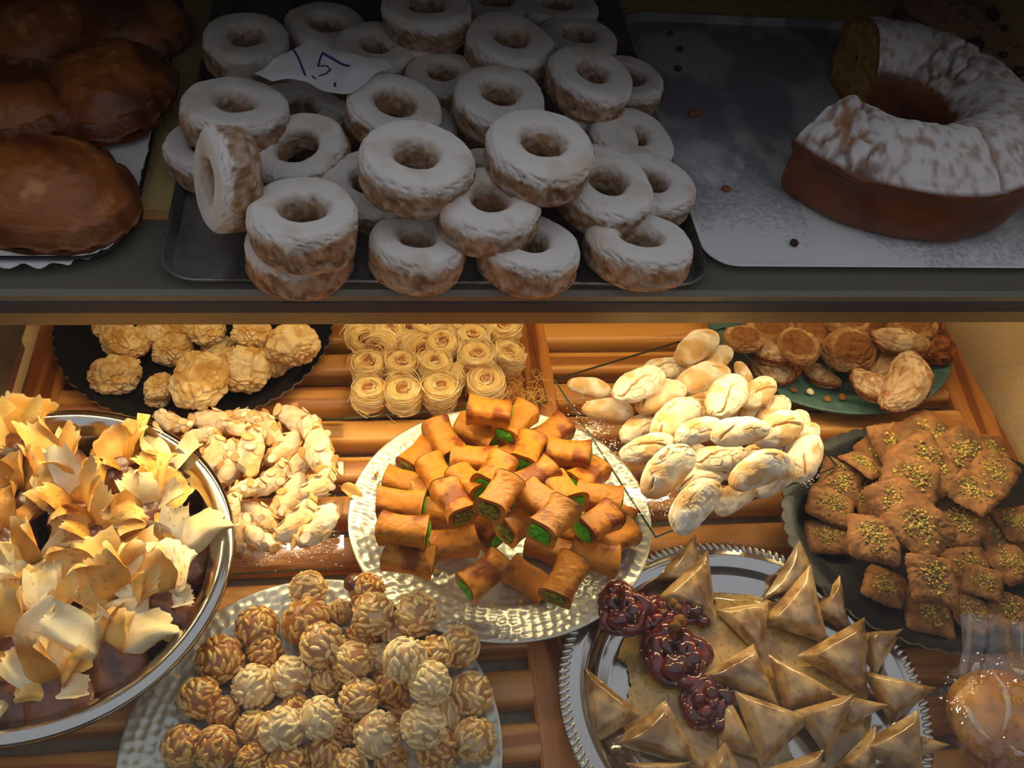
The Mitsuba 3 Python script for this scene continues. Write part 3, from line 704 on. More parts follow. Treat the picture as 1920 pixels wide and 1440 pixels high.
# ------------------------------------------------------------------ glazed turnovers
def turnover(seed):
    nu, nv = 90, 60
    s = np.linspace(0, 1, nv); th = np.arange(nu)*2*np.pi/nu
    TH, S = np.meshgrid(th, s, indexing='ij')
    R = 1+0.06*np.sin(2*TH+seed)+0.05*np.sin(3*TH+seed*2)
    x = 0.046*R*np.cos(TH)*S; y = 0.044*R*np.sin(TH)*S
    dome = 0.034*(1-S**2.6)**0.75
    V = np.stack([x, y, dome], -1).reshape(-1, 3)
    Sf = S.ravel(); THf = TH.ravel()
    V[:, 2] += 0.010*(fb(V, 45, seed, 3)-0.5)*(1-Sf**4)+0.003*(fb(V, 140, seed+1)-0.5)*(1-Sf**6)
    rim = ss(0.86, 0.93, Sf)
    V[:, 2] += rim*(0.003+0.0016*np.sin(THf*15+2*np.sin(THf*3+seed)))-0.001
    V[:, :2] *= (1+rim*0.022*np.sin(THf*15+2*np.sin(THf*3+seed)))[:, None]
    F = grid_faces(nu, nv, True, False)
    bot = V.reshape(nu, nv, 3)[:, -1]
    Vb = np.vstack([V, bot*[0.97, 0.97, 0]+[0, 0, -0.002], [[0, 0, -0.002]]]); b0 = nu*nv; i = np.arange(nu)
    F = np.vstack([F[:, [0, 1, 2]], F[:, [0, 2, 3]],
                   np.stack([i*nv+nv-1, b0+i, b0+(i+1) % nu], 1), np.stack([i*nv+nv-1, b0+(i+1) % nu, ((i+1) % nu)*nv+nv-1], 1), np.stack([np.full(nu, b0+nu), b0+(i+1) % nu, b0+i], 1)])
    if normals(Vb, F)[:nu*nv, 2].mean() < 0: F = F[:, ::-1]
    t = fb(Vb, 32, seed+4, 3); tt = fb(Vb, 110, seed+6, 3)
    col = lerp(lin('97541f'), lin('5c280c'), ss(0.38, 0.66, t)); col = lerp(col, lin('d49a55'), 0.55*ss(0.55, 0.75, tt)*ss(0.5, 0.3, t))
    edge = np.r_[rim, np.ones(nu+1)]
    col = lerp(col, lin('54240c'), 0.6*edge)
    return Vb, F, col
TURN = []
for sd in range(4):
    V, F, col = turnover(sd*5+2); TURN.append((V, [P(None, V, F, 'food_satin', col)]))
for (u, v, deg, tx, ty, var, s, lab) in [
    (95, 378, -28, 0, 2, 1, 1.0, 'large glossy turnover on the very front of the pile'),
    (240, 60, 70, 0, 5, 2, .9, 'deeply shaded turnover at the back of the pile'),
    (202, 196, -35, 4, 6, 3, .94, 'smooth brown turnover beside the ring pastries'),
    (10, 215, -60, 6, 6, 2, .85, 'flaky two-toned turnover in the middle of the pile'),
    (72, 50, 15, -4, 4, 1, .92, 'pale-sided turnover on top at the back of the pile')]:
    V, pcs = TURN[var]; yw = yaw_at(u, v, deg, 0.23)
    R = rotz(yw)@roty(math.radians(-tx))@rotx(math.radians(ty)); s *= 1.2
    c = drop(TOP, V*s, u, v, R, az=0.012*s, q=0.90, dz=0.001); c[2] = max(c[2], ZS+0.0026-(V@R.T)[:, 2].min()*s)
    thing('turnover', lab, 'pastry', pcs, M4(R, c, s), group='glazed turnovers on the dark tray')
# white liner paper peeping out round the turnovers
def liner():
    px_ = [(-40, 500), (60, 499), (130, 494), (185, 474), (222, 440), (246, 398), (258, 352), (268, 300), (285, 240), (300, 180), (320, 100)]
    q = np.array([at(u, v, 0.201)[:2] for u, v in px_])
    d = np.gradient(q, axis=0); nrm = np.c_[-d[:, 1], d[:, 0]]; nrm /= np.linalg.norm(nrm, axis=1, keepdims=True)
    from scipy.interpolate import interp1d
    t = np.linspace(0, 1, len(q)); tt = np.linspace(0, 1, 90); q = interp1d(t, q.T, 'cubic')(tt).T; nrm = interp1d(t, nrm.T)(tt).T
    jag = 0.003*meshkit.noise(np.c_[tt*60, tt*0, tt*0], 4)
    V = np.stack([np.c_[q-nrm*(0.001+jag[:, None]), np.full(90, 0.2035)], np.c_[q+nrm*0.004, np.full(90, 0.2005)], np.c_[q+nrm*0.03, np.full(90, 0.1985)]], 1)
    V[:, 0, 2] += 0.0015*np.sin(tt*90)
    F = grid_faces(90, 3)
    V = V.reshape(-1, 3)
    if normals(V, F)[:, 2].mean() < 0: F = F[:, ::-1]
    thing('liner_paper', 'white liner paper with a crimped edge under the glazed turnovers', 'paper', [P(None, V, F, 'paper_white')])
liner()
# ------------------------------------------------------------------ pine-nut balls
nv_, nf_ = ico(1)
def nut_piece(c, bs):
    V = nv_*[0.0039, 0.0018, 0.0017]; V[:, 1] *= 1-0.35*ss(-0.2, 1, V[:, 0]/0.0039)
    return P('pine_nut', V, nf_, bs, lin(c))
NUTS = [nut_piece(c, 'food_glazed') for c in ('e9d093', 'dfbd74', 'd6a957', 'c08a3e', 'a06a2e')]
def ball_core(seed, tone):
    v, f = ico(4)
    V = v*0.0150*(1+0.10*(fb(v+5, 1.5, seed, 2)-0.5)+0.05*(fb(v+5, 6, seed+1, 2)-0.5))[:, None]
    t = ss(0.35, 0.7, fb(v+5, 1.3, seed+2, 2)+0.25*tone)
    col = lerp(lin('dcc08c'), lin('a0642c'), np.clip(t*0.6+0.5*tone, 0, 1))
    return V, P(None, V, f, 'food_glazed', col)
CORES = [[ball_core(i*7+j*31, j*0.5) for i in range(3)] for j in range(3)]
BALL = [  # u, v, radius px, tone 0 pale..2 browned, lowest first
 (638, 1147, 24, 1), (680, 1195, 34, 2), (709, 1236, 32, 0), (748, 1182, 36, 0), (555, 1330, 30, 2), (417, 1336, 32, 2), (474, 1363, 33, 1), (648, 1369, 30, 2), (752, 1340, 26, 2), (732, 1428, 32, 2), (605, 1415, 38, 2), (474, 1428, 34, 2), (821, 1405, 41, 2), (837, 1338, 36, 0), (613, 1276, 32, 1), (731, 1288, 39, 2), (688, 1108, 34, 2), (578, 1106, 37, 1), (781, 1151, 41, 1), (860, 1211, 39, 1), (883, 1301, 41, 1), (890, 1386, 41, 1), (815, 1226, 34, 1), (482, 1176, 42, 2), (496, 1222, 36, 2), (413, 1236, 47, 2), (374, 1307, 41, 2), (343, 1398, 41, 2), (405, 1402, 42, 2), (540, 1440, 42, 2), (655, 1440, 36, 1),
 (576, 1166, 48, 2), (806, 1280, 39, 0), (760, 1237, 41, 0), (544, 1268, 41, 0), (476, 1287, 43, 0), (700, 1150, 40, 1), (605, 1209, 43, 1), (661, 1242, 39, 1), (673, 1308, 38, 1), (528, 1368, 44, 0), (601, 1346, 40, 0), (707, 1376, 45, 0), (794, 1360, 42, 0)]
ball_items = []
for bi, (u, v, rp, tone) in enumerate(BALL):
    r = rs(100+bi)
    V, core = CORES[tone][bi % 3]
    rw = span(u, v, 0, 2*rp, 0.04)/2; s = rw/0.0158
    R = rotz(r.rand()*6.3)
    c = drop(LOW, V*s, u, v, R, q=0.80)
    key = thing('pine_nut_ball', 'x', 'pastry', [core], M4(R, c, s))
    n = 78; i = np.arange(n)+0.5
    zc = 1-2*i/n; ph = math.pi*(1+5**0.5)*i + r.rand()*6
    D = np.stack([np.sqrt(1-zc**2)*np.cos(ph), np.sqrt(1-zc**2)*np.sin(ph), zc], 1)
    D += 0.10*r.randn(n, 3); D /= np.linalg.norm(D, axis=1, keepdims=True)
    th0 = r.rand()*6
    for d in D:
        if d@np.array([-0.05, -0.55, 0.83]) < -0.28: continue
        p_ = meshkit.fbm((d*1.3+bi*3.1)[None], 2, 4)[0]
        if p_ < 0.27: continue
        a = np.cross(d, [0.3, 0.5, 0.81]); a /= np.linalg.norm(a); b = np.cross(d, a)
        w = th0 + 3.0*meshkit.fbm((d*1.1+bi)[None], 2, 9)[0] + 0.5*r.randn()
        x = math.cos(w)*a+math.sin(w)*b; y = np.cross(d, x)
        Rn = np.stack([x, y, d], 1)
        tn = np.clip(tone*1.1+2.6*(p_-0.5)+0.35*r.randn(), 0, 4)
        sub(key, 'pine_nut', NUTS[int(round(tn))], M4(Rn@np.diag([0.9+0.25*r.rand(), 1, 1]), c+d*0.01515*s, s**0.5))
    ball_items.append((key, u, v, ['pale', 'golden', 'browned'][tone]))
name_rows(ball_items, 'pine-nut ball', 'pastry', 'pine-nut balls on the hammered plate', 'the filo tray', 'the front glass', 34)
q = at(668, 1098, 0.03); thing('walnut_piece', 'dark caramelised nut bit behind the pine-nut balls, against the plate of rolls', 'nut', [P(None, *lump(21, 0.0075, 0.6), 'food_wet', lin('5a2410'))], M4(np.eye(3), [q[0], q[1], 0.034]))

# ------------------------------------------------------------------ orange pistachio rolls
def roll_mesh(seed, L=0.0315, w=0.0205, h=0.0165):
    r = rs(seed); nu, nv = 30, 40
    x = np.linspace(-1, 1, nu); th = np.arange(nv)*2*np.pi/nv
    X, TH = np.meshgrid(x, th, indexing='ij')
    e = 0.62
    cy = np.sign(np.cos(TH))*np.abs(np.cos(TH))**e; cz = np.sign(np.sin(TH))*np.abs(np.sin(TH))**e
    fl = 1+0.13*np.abs(X)**3-0.05*(1-X**2)
    sk = 0.22*(r.rand()-0.5); cut = 0.25+0.15*r.rand()
    V = np.stack([L/2*X+cy*w/2*sk*np.sign(X)*np.abs(X)+cz*h*0.16*cut*X, cy*w/2*fl, cz*h/2*fl], -1).reshape(-1, 3)
    V += 0.0022*(np.stack([fb(V, 90, seed+k, 3) for k in range(3)], 1)-0.5)
    F = grid_faces(nu, nv, False, True); F = np.vstack([F[:, [0, 1, 2]], F[:, [0, 2, 3]]])
    # close the ends with a slightly sunk dough face
    ends = []
    base = len(V); VV = [V]
    for k, row in ((0, 0), (1, nu-1)):
        ring = V[row*nv:(row+1)*nv]; c = ring.mean(0); sg = -1 if k == 0 else 1
        r1 = c+(ring-c)*0.80+[sg*0.0004, 0, 0]; r2 = c+(ring-c)*0.5+[-sg*0.0012, 0, 0]
        b = base+sum(len(q) for q in VV[1:]); VV.append(np.vstack([r1, r2, [c-[sg*0.0014, 0, 0]]]))
        i = np.arange(nv); j = (i+1) % nv; a = row*nv
        fs = []
        for p0_, p1_ in ((a, b), (b, b+nv)): fs += [np.stack([p0_+i, p0_+j, p1_+j], 1), np.stack([p0_+i, p1_+j, p1_+i], 1)]
        fs.append(np.stack([b+nv+i, b+nv+j, np.full(nv, b+2*nv)], 1)); fs = np.vstack(fs)
        F = np.vstack([F, fs if k else fs[:, ::-1]]) if True else F
        ends.append((c, ring, sg))
    V = np.vstack(VV)
    if (normals(V, F)[:base]*(V[:base]*[0, 1, 1])).sum(1).mean() < 0: F = F[:, ::-1]
    t = fb(V, 85, seed+7, 3); gl = ss(0.50, 0.66, t)*ss(-0.3, 0.5, V[:, 2]/h*2)
    col = lerp(lin('b8741e'), lin('7a3a0c'), np.clip(gl+0.35*ss(0.5, 0.75, fb(V, 260, seed+8)), 0, 1))
    pcs = [P(None, V, F, 'food_roll', col)]
    for k, (c, ring, sg) in enumerate(ends):
        m, nr = nv, 6; L_ = []
        for s in np.linspace(0.66, 0.02, nr):
            rr = c+(ring-c)*s; rr = rr+np.c_[sg*(0.0002+0.0012*np.sqrt(1-(s/0.67)**2))*np.ones(nv), np.zeros((nv, 2))]
            rr = rr+0.0016*(np.stack([fb(rr, 520, seed+q+k*9, 2) for q in range(3)], 1)-0.5); L_.append(rr)
        Vf = np.vstack(L_); Ff = grid_faces(nr, nv, False, True); Ff = np.vstack([Ff[:, [0, 1, 2]], Ff[:, [0, 2, 3]]])
        if (normals(Vf, Ff)[:, 0]*sg).mean() < 0: Ff = Ff[:, ::-1]
        g = ('5fb018', '3e8f12') if (seed+k) % 3 else ('8a8a2a', '4f4a16')
        cf = lerp(lin(g[0]), lin(g[1]), ss(0.35, 0.65, fb(Vf, 500, seed+3, 2)))
        pcs.append(P('filling', Vf, Ff, 'food_matte', cf, label='green pistachio filling'))
    return V[::3], pcs
ROLLS = [roll_mesh(i*11+3) for i in range(7)]
ROLL = [  # u, v, direction, lift of the far end; lowest first
 (935, 842, 60, 0), (1076, 1003, -10, 0), (946, 862, 20, 0), (905, 938, 60, 0), (1147, 962, -30, 0), (1000, 930, 10, 0), (860, 985, -20, 0),
 (763, 908, -15, 0), (790, 853, 45, 0), (834, 825, -58, 0), (894, 811, -25, 5), (1031, 813, 35, 0), (1052, 881, -25, 4), (1098, 893, 42, -13), (1123, 934, -12, 5), (1152, 1010, 30, 0), (1115, 1044, -12, 0), (1028, 1028, -22, 0), (899, 993, -38, 13), (848, 1019, 10, 0), (768, 1047, -12, 0), (817, 959, -5, 0), (752, 946, -8, 6), (759, 994, -10, 8), (968, 792, 48, 0), (917, 772, -8, 0), (987, 848, 70, -13),
 (907, 1079, 38, 0), (992, 1087, -32, 0), (1059, 1087, 62, 0),
 (892, 862, -10, 10), (820, 892, -65, 13), (1067, 850, -10, 8), (926, 888, 60, -13), (1001, 899, 25, 8), (882, 908, -50, 22), (1055, 924, -60, 22), (977, 978, 38, -13), (1018, 942, -45, 22), (1120, 980, 38, -13), (1036, 976, 50, -13), (851, 941, -62, 13), (936, 931, 58, -13)]
roll_items = []
looks = ['orange', 'glazed orange', 'speckled orange']
for i, (u, v, deg, lift) in enumerate(ROLL):
    V, pcs = ROLLS[(i*3) % 7]; yw = yaw_at(u, v, deg, 0.045)
    R = rotz(yw)@roty(math.radians(-lift))@rotx(math.radians((i*37 % 17)-8))
    c = drop(LOW, V, u, v, R, q=0.86)
    key = thing('pistachio_roll', 'x', 'pastry', pcs, M4(R, c))
    roll_items.append((key, u, v, 'orange'))
name_rows(roll_items, 'pistachio roll', 'pastry', 'pistachio rolls on the hammered plate', 'the crescent side', 'the plate front', 36)
# loose flakes by the plate, pistachio bits on it
def flake(seed, L, W):
    n = 9; s = np.linspace(-1, 1, n); A, B = np.meshgrid(s, s, indexing='ij')
    r = 1-0.35*np.abs(A*B)+0.25*(fb(np.c_[A.ravel(), B.ravel(), 0*A.ravel()]+4, 1.5, seed)-0.5).reshape(n, n)
    V = np.stack([A*L/2*r, B*W/2*r, 0.0025*np.sin(A*2+seed)+0.0018*np.sin(B*3+seed*2)], -1).reshape(-1, 3)
    V[:, 2] += 0.0015*(fb(V, 400, seed)-0.5)
    F = grid_faces(n, n)
    if normals(V, F)[:, 2].mean() < 0: F = F[:, ::-1]
    return V, F
for i, (u, v, z, L, W, deg, lab) in enumerate([(660, 922, 0.031, .017, .011, -25, 'pale pastry flake overhanging the plate of rolls by the crescents'), (777, 917, 0.047, .010, .008, -60, 'pale pastry flake lying on an orange roll'), (706, 889, 0.031, .004, .003, 30, 'tiny pale flake on the dimpled rim of the plate of rolls')]):
    V, F = flake(i+3, L, W); q = at(u, v, z)
    thing('pastry_flake', lab, 'flake', [P(None, V, F, 'pastry_leaf', lin('e0b060'))], M4(rotz(math.radians(deg)), [q[0], q[1], z+0.0008]), group='loose flakes')
pb = P(None, *lump(31, 0.0019, 0.8, 1), 'food_wet', lin('c8a028'), smooth=False)
for u, v, lab in [(977, 1125, 'golden pistachio bit on the bare front of the plate of rolls'), (818, 1069, 'golden pistachio bit beside the cut end of a front roll'), (922, 1133, 'small golden bit between the front rolls and the rim')]:
    q = at(u, v, 0.021); thing('pistachio_bit', lab, 'crumb', [pb], M4(np.eye(3), [q[0], q[1], 0.0195]), group='golden bits on the plate of rolls')

# ------------------------------------------------------------------ white crackled fingers
def finger(seed):
    v, f = ico(5); x = v[:, 0]
    e = 0.8
    V = np.stack([np.sign(x)*np.abs(x)**0.78*0.0205, v[:, 1]*0.0098*(1+0.06*np.sin(x*3+seed)), v[:, 2]*0.0078], 1)
    V[:, 1] += 0.0025*np.sin(x*1.6+seed)*0.7
    V += v*(0.0032*(fb(V, 75, seed)-0.5)+0.0012*(fb(V, 240, seed+1)-0.5))[:, None]
    path = 0.30*np.sin(seed*2.3)+0.35*np.sin(x*3.1+seed)+0.9*(fb(np.c_[x*1.0, x*0, x*0], 2.2, seed+2)-0.5)
    d = np.abs(v[:, 1]-path); up = ss(0.2, 0.6, v[:, 2])
    span_ = ss(0.47, 0.56, fb(np.c_[x, x*0, x*0]+seed, 1.4, seed+5, 2))
    ck = np.exp(-(d/(0.045+0.04*fb(V, 300, seed)))**2)*up*span_
    d1, d2 = worley(v*[1.6, 1, 1], 0.75, seed); ck2 = (1-ss(0.0, 0.06, d2-d1))*ss(0.55, 0.7, fb(v+2, 1.1, seed+3, 2))
    V -= v*(0.0022*ck+0.0007*ck2)[:, None]
    tan_ = ss(0.44, 0.68, fb(V, 95, seed+7, 2))*0.8
    col = lerp(lerp(lin('d9cba8'), lin('e8ddc2'), ss(0.4, 0.6, fb(V, 200, seed+8))), lin('c99850'), tan_)
    col = lerp(col, lin('c48a34'), np.clip(ck+0.7*ck2, 0, 1)*0.85)
    return V, [P(None, V, f, 'food_sugar', col)]
FING = [finger(i*9+2) for i in range(6)]
FIN = [
 (1403, 760, 48, 100), (1312, 752, 20, 70), (1244, 693, 5, 90), (1392, 702, -62, 52), (1347, 674, 40, 66), (1331, 778, 10, 70), (1375, 890, 0, 66), (1419, 849, 20, 66), (1494, 800, 55, 66), (1510, 822, 60, 66), (1453, 774, 45, 72), (1456, 900, 35, 88), (1475, 837, 55, 86), (1350, 738, 60, 64), (1290, 860, 20, 80),
 (1105, 727, -8, 84), (1142, 770, -10, 98), (1200, 803, 30, 82), (1309, 901, 15, 96), (1422, 736, 50, 70), (1364, 745, 45, 92), (1319, 711, 25, 100), (1241, 745, 25, 100), (1378, 936, 35, 88), (1512, 860, 72, 90), (1459, 805, 40, 92),
 (1197, 723, 20, 104), (1308, 652, 45, 86), (1269, 789, 38, 104), (1312, 811, 15, 88), (1387, 812, 14, 100), (1216, 842, 20, 100), (1350, 861, 3, 108), (1425, 883, 33, 100), (1255, 883, 40, 106), (1306, 949, 50, 106)]
items = []
for i, (u, v, deg, L) in enumerate(FIN):
    V, pcs = FING[(i*5) % 6]; s = span(u, v, deg, L, 0.048)/0.041
    R = rotz(yaw_at(u, v, deg, 0.045)+(math.pi if i % 2 else 0))@rotx(math.radians((i*29 % 21)-10))@roty(math.radians((i*13 % 9)-4))
    c = drop(SHEET, V*s, u, v, R, q=0.85)
    key = thing('sugared_finger', 'x', 'cookie', pcs, M4(R, c, s)); items.append((key, u, v, 'white'))
name_rows(items, 'crackled sugar finger', 'cookie', 'white sugar fingers on the glass sheet', 'the orange rolls', 'the front glass', 40)

# ------------------------------------------------------------------ golden rock cookies
def rock(seed, rx=0.021, ry=0.018, rz=0.013):
    v, f = ico(5)
    d1, d2 = worley(v, 0.42, seed)
    c = 1-ss(0.0, 0.22, d2-d1)
    e1, e2 = worley(v, 0.85, seed+3); c = np.maximum(c*ss(0.42, 0.58, fb(v+3, 1.7, seed+6, 2)), 1-ss(0.0, 0.12, e2-e1))
    rad = 1+0.30*(fb(v+7, 1.6, seed, 3)-0.5)+0.07*(1-d1)-0.09*c+0.16*(fb(v+7, 5.5, seed+2, 3)-0.5)
    V = v*rad[:, None]*[rx, ry, rz]
    low = V[:, 2] < -rz*0.6; V[low, 2] = -rz*0.6+(V[low, 2]+rz*0.6)*0.2
    col = lerp(lin('e3c68a'), lin('c79a52'), ss(0.35, 0.7, fb(V, 120, seed+3)))
    col = lerp(col, lin('efdcae'), 0.7*ss(0.5, 0.7, fb(V, 70, seed+5)))
    col = lerp(col, lin('b07a34'), 0.6*c*ss(0.45, 0.6, fb(V, 60, seed+9)))
    col = lerp(col, lin('a8652a'), 0.8*(1-ss(-0.62, -0.35, V[:, 2]/rz)))
    return V, [P(None, V, f, 'food_matte', col)]
ROCKS = [rock(i*17+4) for i in range(5)]
ROCKC = [(296, 747, 0, 52, 'golden rock cookie base poking out toward the steel tray rim'), (300, 724, 30, 66, 'tilted golden rock cookie leaning behind the lumpy front one'), (409, 656, 20, 72, 'golden rock cookie hidden behind the lumpy front one'), (510, 668, 50, 84, 'wide golden rock cookie under the upright one'), (337, 612, 0, 80, 'golden rock cookie close under the shelf, between two others'), (390, 622, 10, 74, 'golden rock cookie close under the shelf, in the middle'), (472, 622, 0, 80, 'golden rock cookie close under the shelf, toward the kadaif sheet'), (210, 612, 0, 74, 'rock cookie at the far edge of the black card by the pine stile'), (281, 628, 0, 70, 'golden rock cookie second from the pine stile in the back'),
 (234, 640, -20, 86, 'rounded golden rock cookie behind the one by the pine stile'), (217, 702, 5, 108, 'wide golden rock cookie in front, beside the pine stile'), (324, 656, 10, 86, 'smooth domed golden rock cookie in the middle of the card'), (551, 644, -20, 92, 'largest golden rock cookie, at the kadaif end of the card'), (457, 690, -60, 86, 'flat golden rock cookie with a browned hole near its foot'), (374, 712, 70, 100, 'lumpiest golden rock cookie at the front of the black card')]
for i, (u, v, deg, L, lab) in enumerate(ROCKC):
    V, pcs = ROCKS[(i*2) % 5]; s = span(u, v, deg, L, 0.03)/0.043
    R = rotz(yaw_at(u, v, deg, 0.03))@rotx(math.radians((i*31 % 25)-6))
    c = drop(LOW, V*s, u, v, R, q=0.85)
    thing('rock_cookie', lab, 'cookie', pcs, M4(R, c, s), group='golden rock cookies on the black card')

# ------------------------------------------------------------------ almond-flaked crescents
def crescent(seed):
    v, f = ico(4); x = v[:, 0]
    V = np.stack([x*0.0195, v[:, 1]*0.0085, v[:, 2]*0.0075], 1); V[:, 1] += 0.0035*(x**2)-0.001
    V += v*(0.0038*(fb(V, 90, seed)-0.5)+0.0018*(fb(V, 260, seed+1)-0.5))[:, None]
    col = lerp(lin('e0c08a'), lin('efe2c2'), ss(0.4, 0.62, fb(V, 90, seed+2)))
    col = lerp(col, lin('a8682c'), 0.5*ss(0.6, 0.75, fb(V, 120, seed+4)))
    fl = []
    r = rs(seed); idx = [k for k in r.permutation(len(V)) if v[k, 2] > -0.35]
    chosen = []
    for k in idx:
        if all(np.linalg.norm((V[k]-V[j])*[0.8, 1, 1]) > 0.0050 for j in chosen): chosen.append(k)
        if len(chosen) > 11: break
    N = normals(V, f)
    for k in chosen:
        d = N[k]+0.25*r.randn(3); d /= np.linalg.norm(d)
        a = np.cross(d, [0.2, 0.9, 0.3]); a /= np.linalg.norm(a); w = r.rand()*6.3
        xx = math.cos(w)*a+math.sin(w)*np.cross(d, a)
        fl.append(M4(np.stack([xx, np.cross(d, xx), d], 1), V[k]+N[k]*0.0004, 0.85+0.3*r.rand()))
    return V, [P(None, V, f, 'food_matte', col)], fl
fv, ff = ico(2)
def flv(c):
    V = fv*[0.0044, 0.0031, 0.0006]; V[:, 2] += 0.0007*(V[:, 0]/0.0044)**2
    return P('almond_flake', V, ff, 'food_satin', lerp(lin(c), lin('d59a4c'), ss(0.75, 1.0, np.hypot(fv[:, 0], fv[:, 1]))))
FLK = [flv('e8c98e'), flv('e0b066'), flv('f0e0bc')]
CRES = [crescent(i*5+1) for i in range(6)]
CRL = [(405, 790, -12, 100), (322, 791, -20, 76), (382, 817, 10, 82), (465, 783, -15, 70), (505, 808, -60, 80), (446, 802, -20, 60), (562, 792, -35, 100), (589, 812, -60, 74), (431, 868, 75, 92), (471, 846, 82, 96), (400, 850, 70, 80), (532, 842, 42, 92), (559, 873, 50, 84), (510, 899, 42, 92), (600, 851, -75, 96), (461, 917, 20, 80), (596, 911, 40, 88), (544, 930, 55, 104), (487, 967, -32, 92), (457, 1006, -68, 96), (491, 1012, -30, 80), (430, 960, 80, 80), (559, 977, 48, 104), (596, 986, 46, 100)]
items = []
for i, (u, v, deg, L) in enumerate(CRL):
    V, pcs, fl = CRES[(i*5) % 6]; s = span(u, v, deg, L, 0.02)/0.040
    R = rotz(yaw_at(u, v, deg, 0.02)+(math.pi if i % 3 == 0 else 0))@rotx(math.radians((i*23 % 31)-12))
    c = drop(LOW, V*s, u, v, R, q=0.84); m = M4(R, c, s)
    key = thing('almond_crescent', 'x', 'cookie', pcs, m)
    for j, fm in enumerate(fl): sub(key, 'almond_flake', FLK[(i+j) % 3], m@fm)
    items.append((key, u, v, ''))
name_rows(items, 'almond-flaked crescent', 'cookie', 'almond crescents on the glass sheet', 'the filo tray', 'the front glass', 42)
# ------------------------------------------------------------------ shredded kadaif nests
def nest(seed, R=0.0125, H=0.019):
    r = rs(seed)
    prof = [(0.0003, H*0.62), (R*0.25, H*0.74), (R*0.36, H*0.84), (R*0.50, H*0.97), (R*0.66, H), (R*0.9, H*0.9), (R, H*0.6), (R*0.98, H*0.25), (R*0.88, 0.0008), (R*0.5, 0), (0.0003, 0)]
    V, F = lathe(resample(prof, 0.0012), 48); V = V+0.0022*(np.stack([fb(V, 140, seed+k) for k in range(3)], 1)-0.5)
    V[:, 2] -= H/2
    col = lerp(lin('fbeeb6'), lin('ecca74'), ss(0.3, 0.7, fb(V, 150, seed+4)*0.7+0.3*(V[:, 2]/H+0.5)))
    body = P(None, V, F, 'food_matte', col)
    ms = []
    for i in range(74):
        t0 = r.rand()*6.3; dt = 1.2+2.2*r.rand(); n = 9; t = t0+np.linspace(0, dt, n)
        zz = (r.rand()-0.5)*H*0.95; rr = R*(1.02+0.06*r.rand())+0.0004*r.randn()
        if abs(zz) > H*0.42: rr *= 0.9
        z = zz+np.linspace(0, 1, n)*0.005*r.randn()+0.001*np.sin(t*3)
        fl = np.linspace(0, 1, n)**3*(0.004*r.rand() if i % 3 == 0 else 0)
        ms.append(tube(np.c_[(rr+fl)*np.cos(t), (rr+fl)*np.sin(t), z], 0.00030, 3, caps=False))
    for i in range(60):
        t0 = r.rand()*6.3; n = 7; t = t0+np.linspace(0, 0.8+r.rand(), n); rr = R*(0.22+0.66*r.rand())
        ms.append(tube(np.c_[rr*np.cos(t), rr*np.sin(t), H*0.42+0.0025*r.rand()+np.linspace(0, 1, n)*0.001*r.randn()], 0.00030, 3, caps=False))
    Vs, Fs = cat_meshes(ms)
    cs = lerp(lin('fdf0bc'), lin('e4b754'), ss(0.3, 0.75, fb(Vs, 300, seed+6)))
    strands = P('strand', Vs, Fs, 'food_satin', cs, kind='stuff')
    nv2, nf2 = lump(seed+40, 0.0052, 0.6, 3); nv2 = nv2*[1.15, 0.75, 1]+[0, -0.001, H*0.33]
    nut = P('almond', nv2, nf2, 'food_glazed', lerp(lin('8a4a1e'), lin('b8762e'), fb(nv2, 200, seed)), label='brown roasted almond')
    return V, [body, strands, nut]
NESTS = [nest(i*7+2) for i in range(4)]
items = []
for i, (u, v, tx, ty, s) in enumerate([(730, 622, 10, 25, 1.0), (677, 632, 20, 60, 1.0), (717, 645, -25, 70, 1.0), (803, 612, 0, 10, 1), (870, 612, 0, 10, 1), (780, 650, 30, 60, .95), (943, 624, 0, -4, 1.12), (830, 648, -6, 14, 1.08), (886, 640, 0, -3, 1.1),
        (692, 690, 0, -2, 1.05), (751, 690, 4, -2, 1.05), (814, 690, 0, -2, 1.08), (893, 676, 0, 2, 1.2), (951, 670, 3, -4, 1.05), (864, 704, 35, 20, .85),
        (692, 740, 0, -4, 1.08), (755, 742, 0, -2, 1.15), (824, 734, 0, 2, 1.15), (912, 722, -4, 6, 1.15)]):
    V, pcs = NESTS[i % 4]
    R = rotx(math.radians(ty))@roty(math.radians(tx))@rotz(i*1.9)
    c = drop(LOW, V*s, u, v, R, q=0.86)
    key = thing('kadaif_nest', 'x', 'pastry', pcs, M4(R, c, s)); items.append((key, u, v, 'yellow' if abs(ty) < 40 else 'tipped brown-bottomed'))
name_rows(items, 'shredded kadaif nest', 'pastry', 'kadaif nests on the glass sheet', 'the black card', 'the sheet front', 30)
r = rs(5); ms = []
for i in range(110):
    u, v = 930+r.rand()*90, 690+r.rand()*65
    q = at(u, v, 0.008); a = r.rand()*6.3; n = 7; t = np.linspace(0, 1, n); L = 0.006+0.012*r.rand()
    cv = (r.rand()-.5)*2.4
    ms.append(tube(np.c_[q[0]+L*t*np.cos(a+cv*t), q[1]+L*t*np.sin(a+cv*t), 0.0068+0.004*r.rand()*np.sin(t*3.1)+0*t], 0.00028, 3, caps=False))
V, F = cat_meshes(ms)
thing('kadaif_shreds', 'loose yellow pastry shreds scattered beside the kadaif nests', 'shreds', [P(None, V, F, 'food_satin', lin('e0b860'))], kind='stuff')

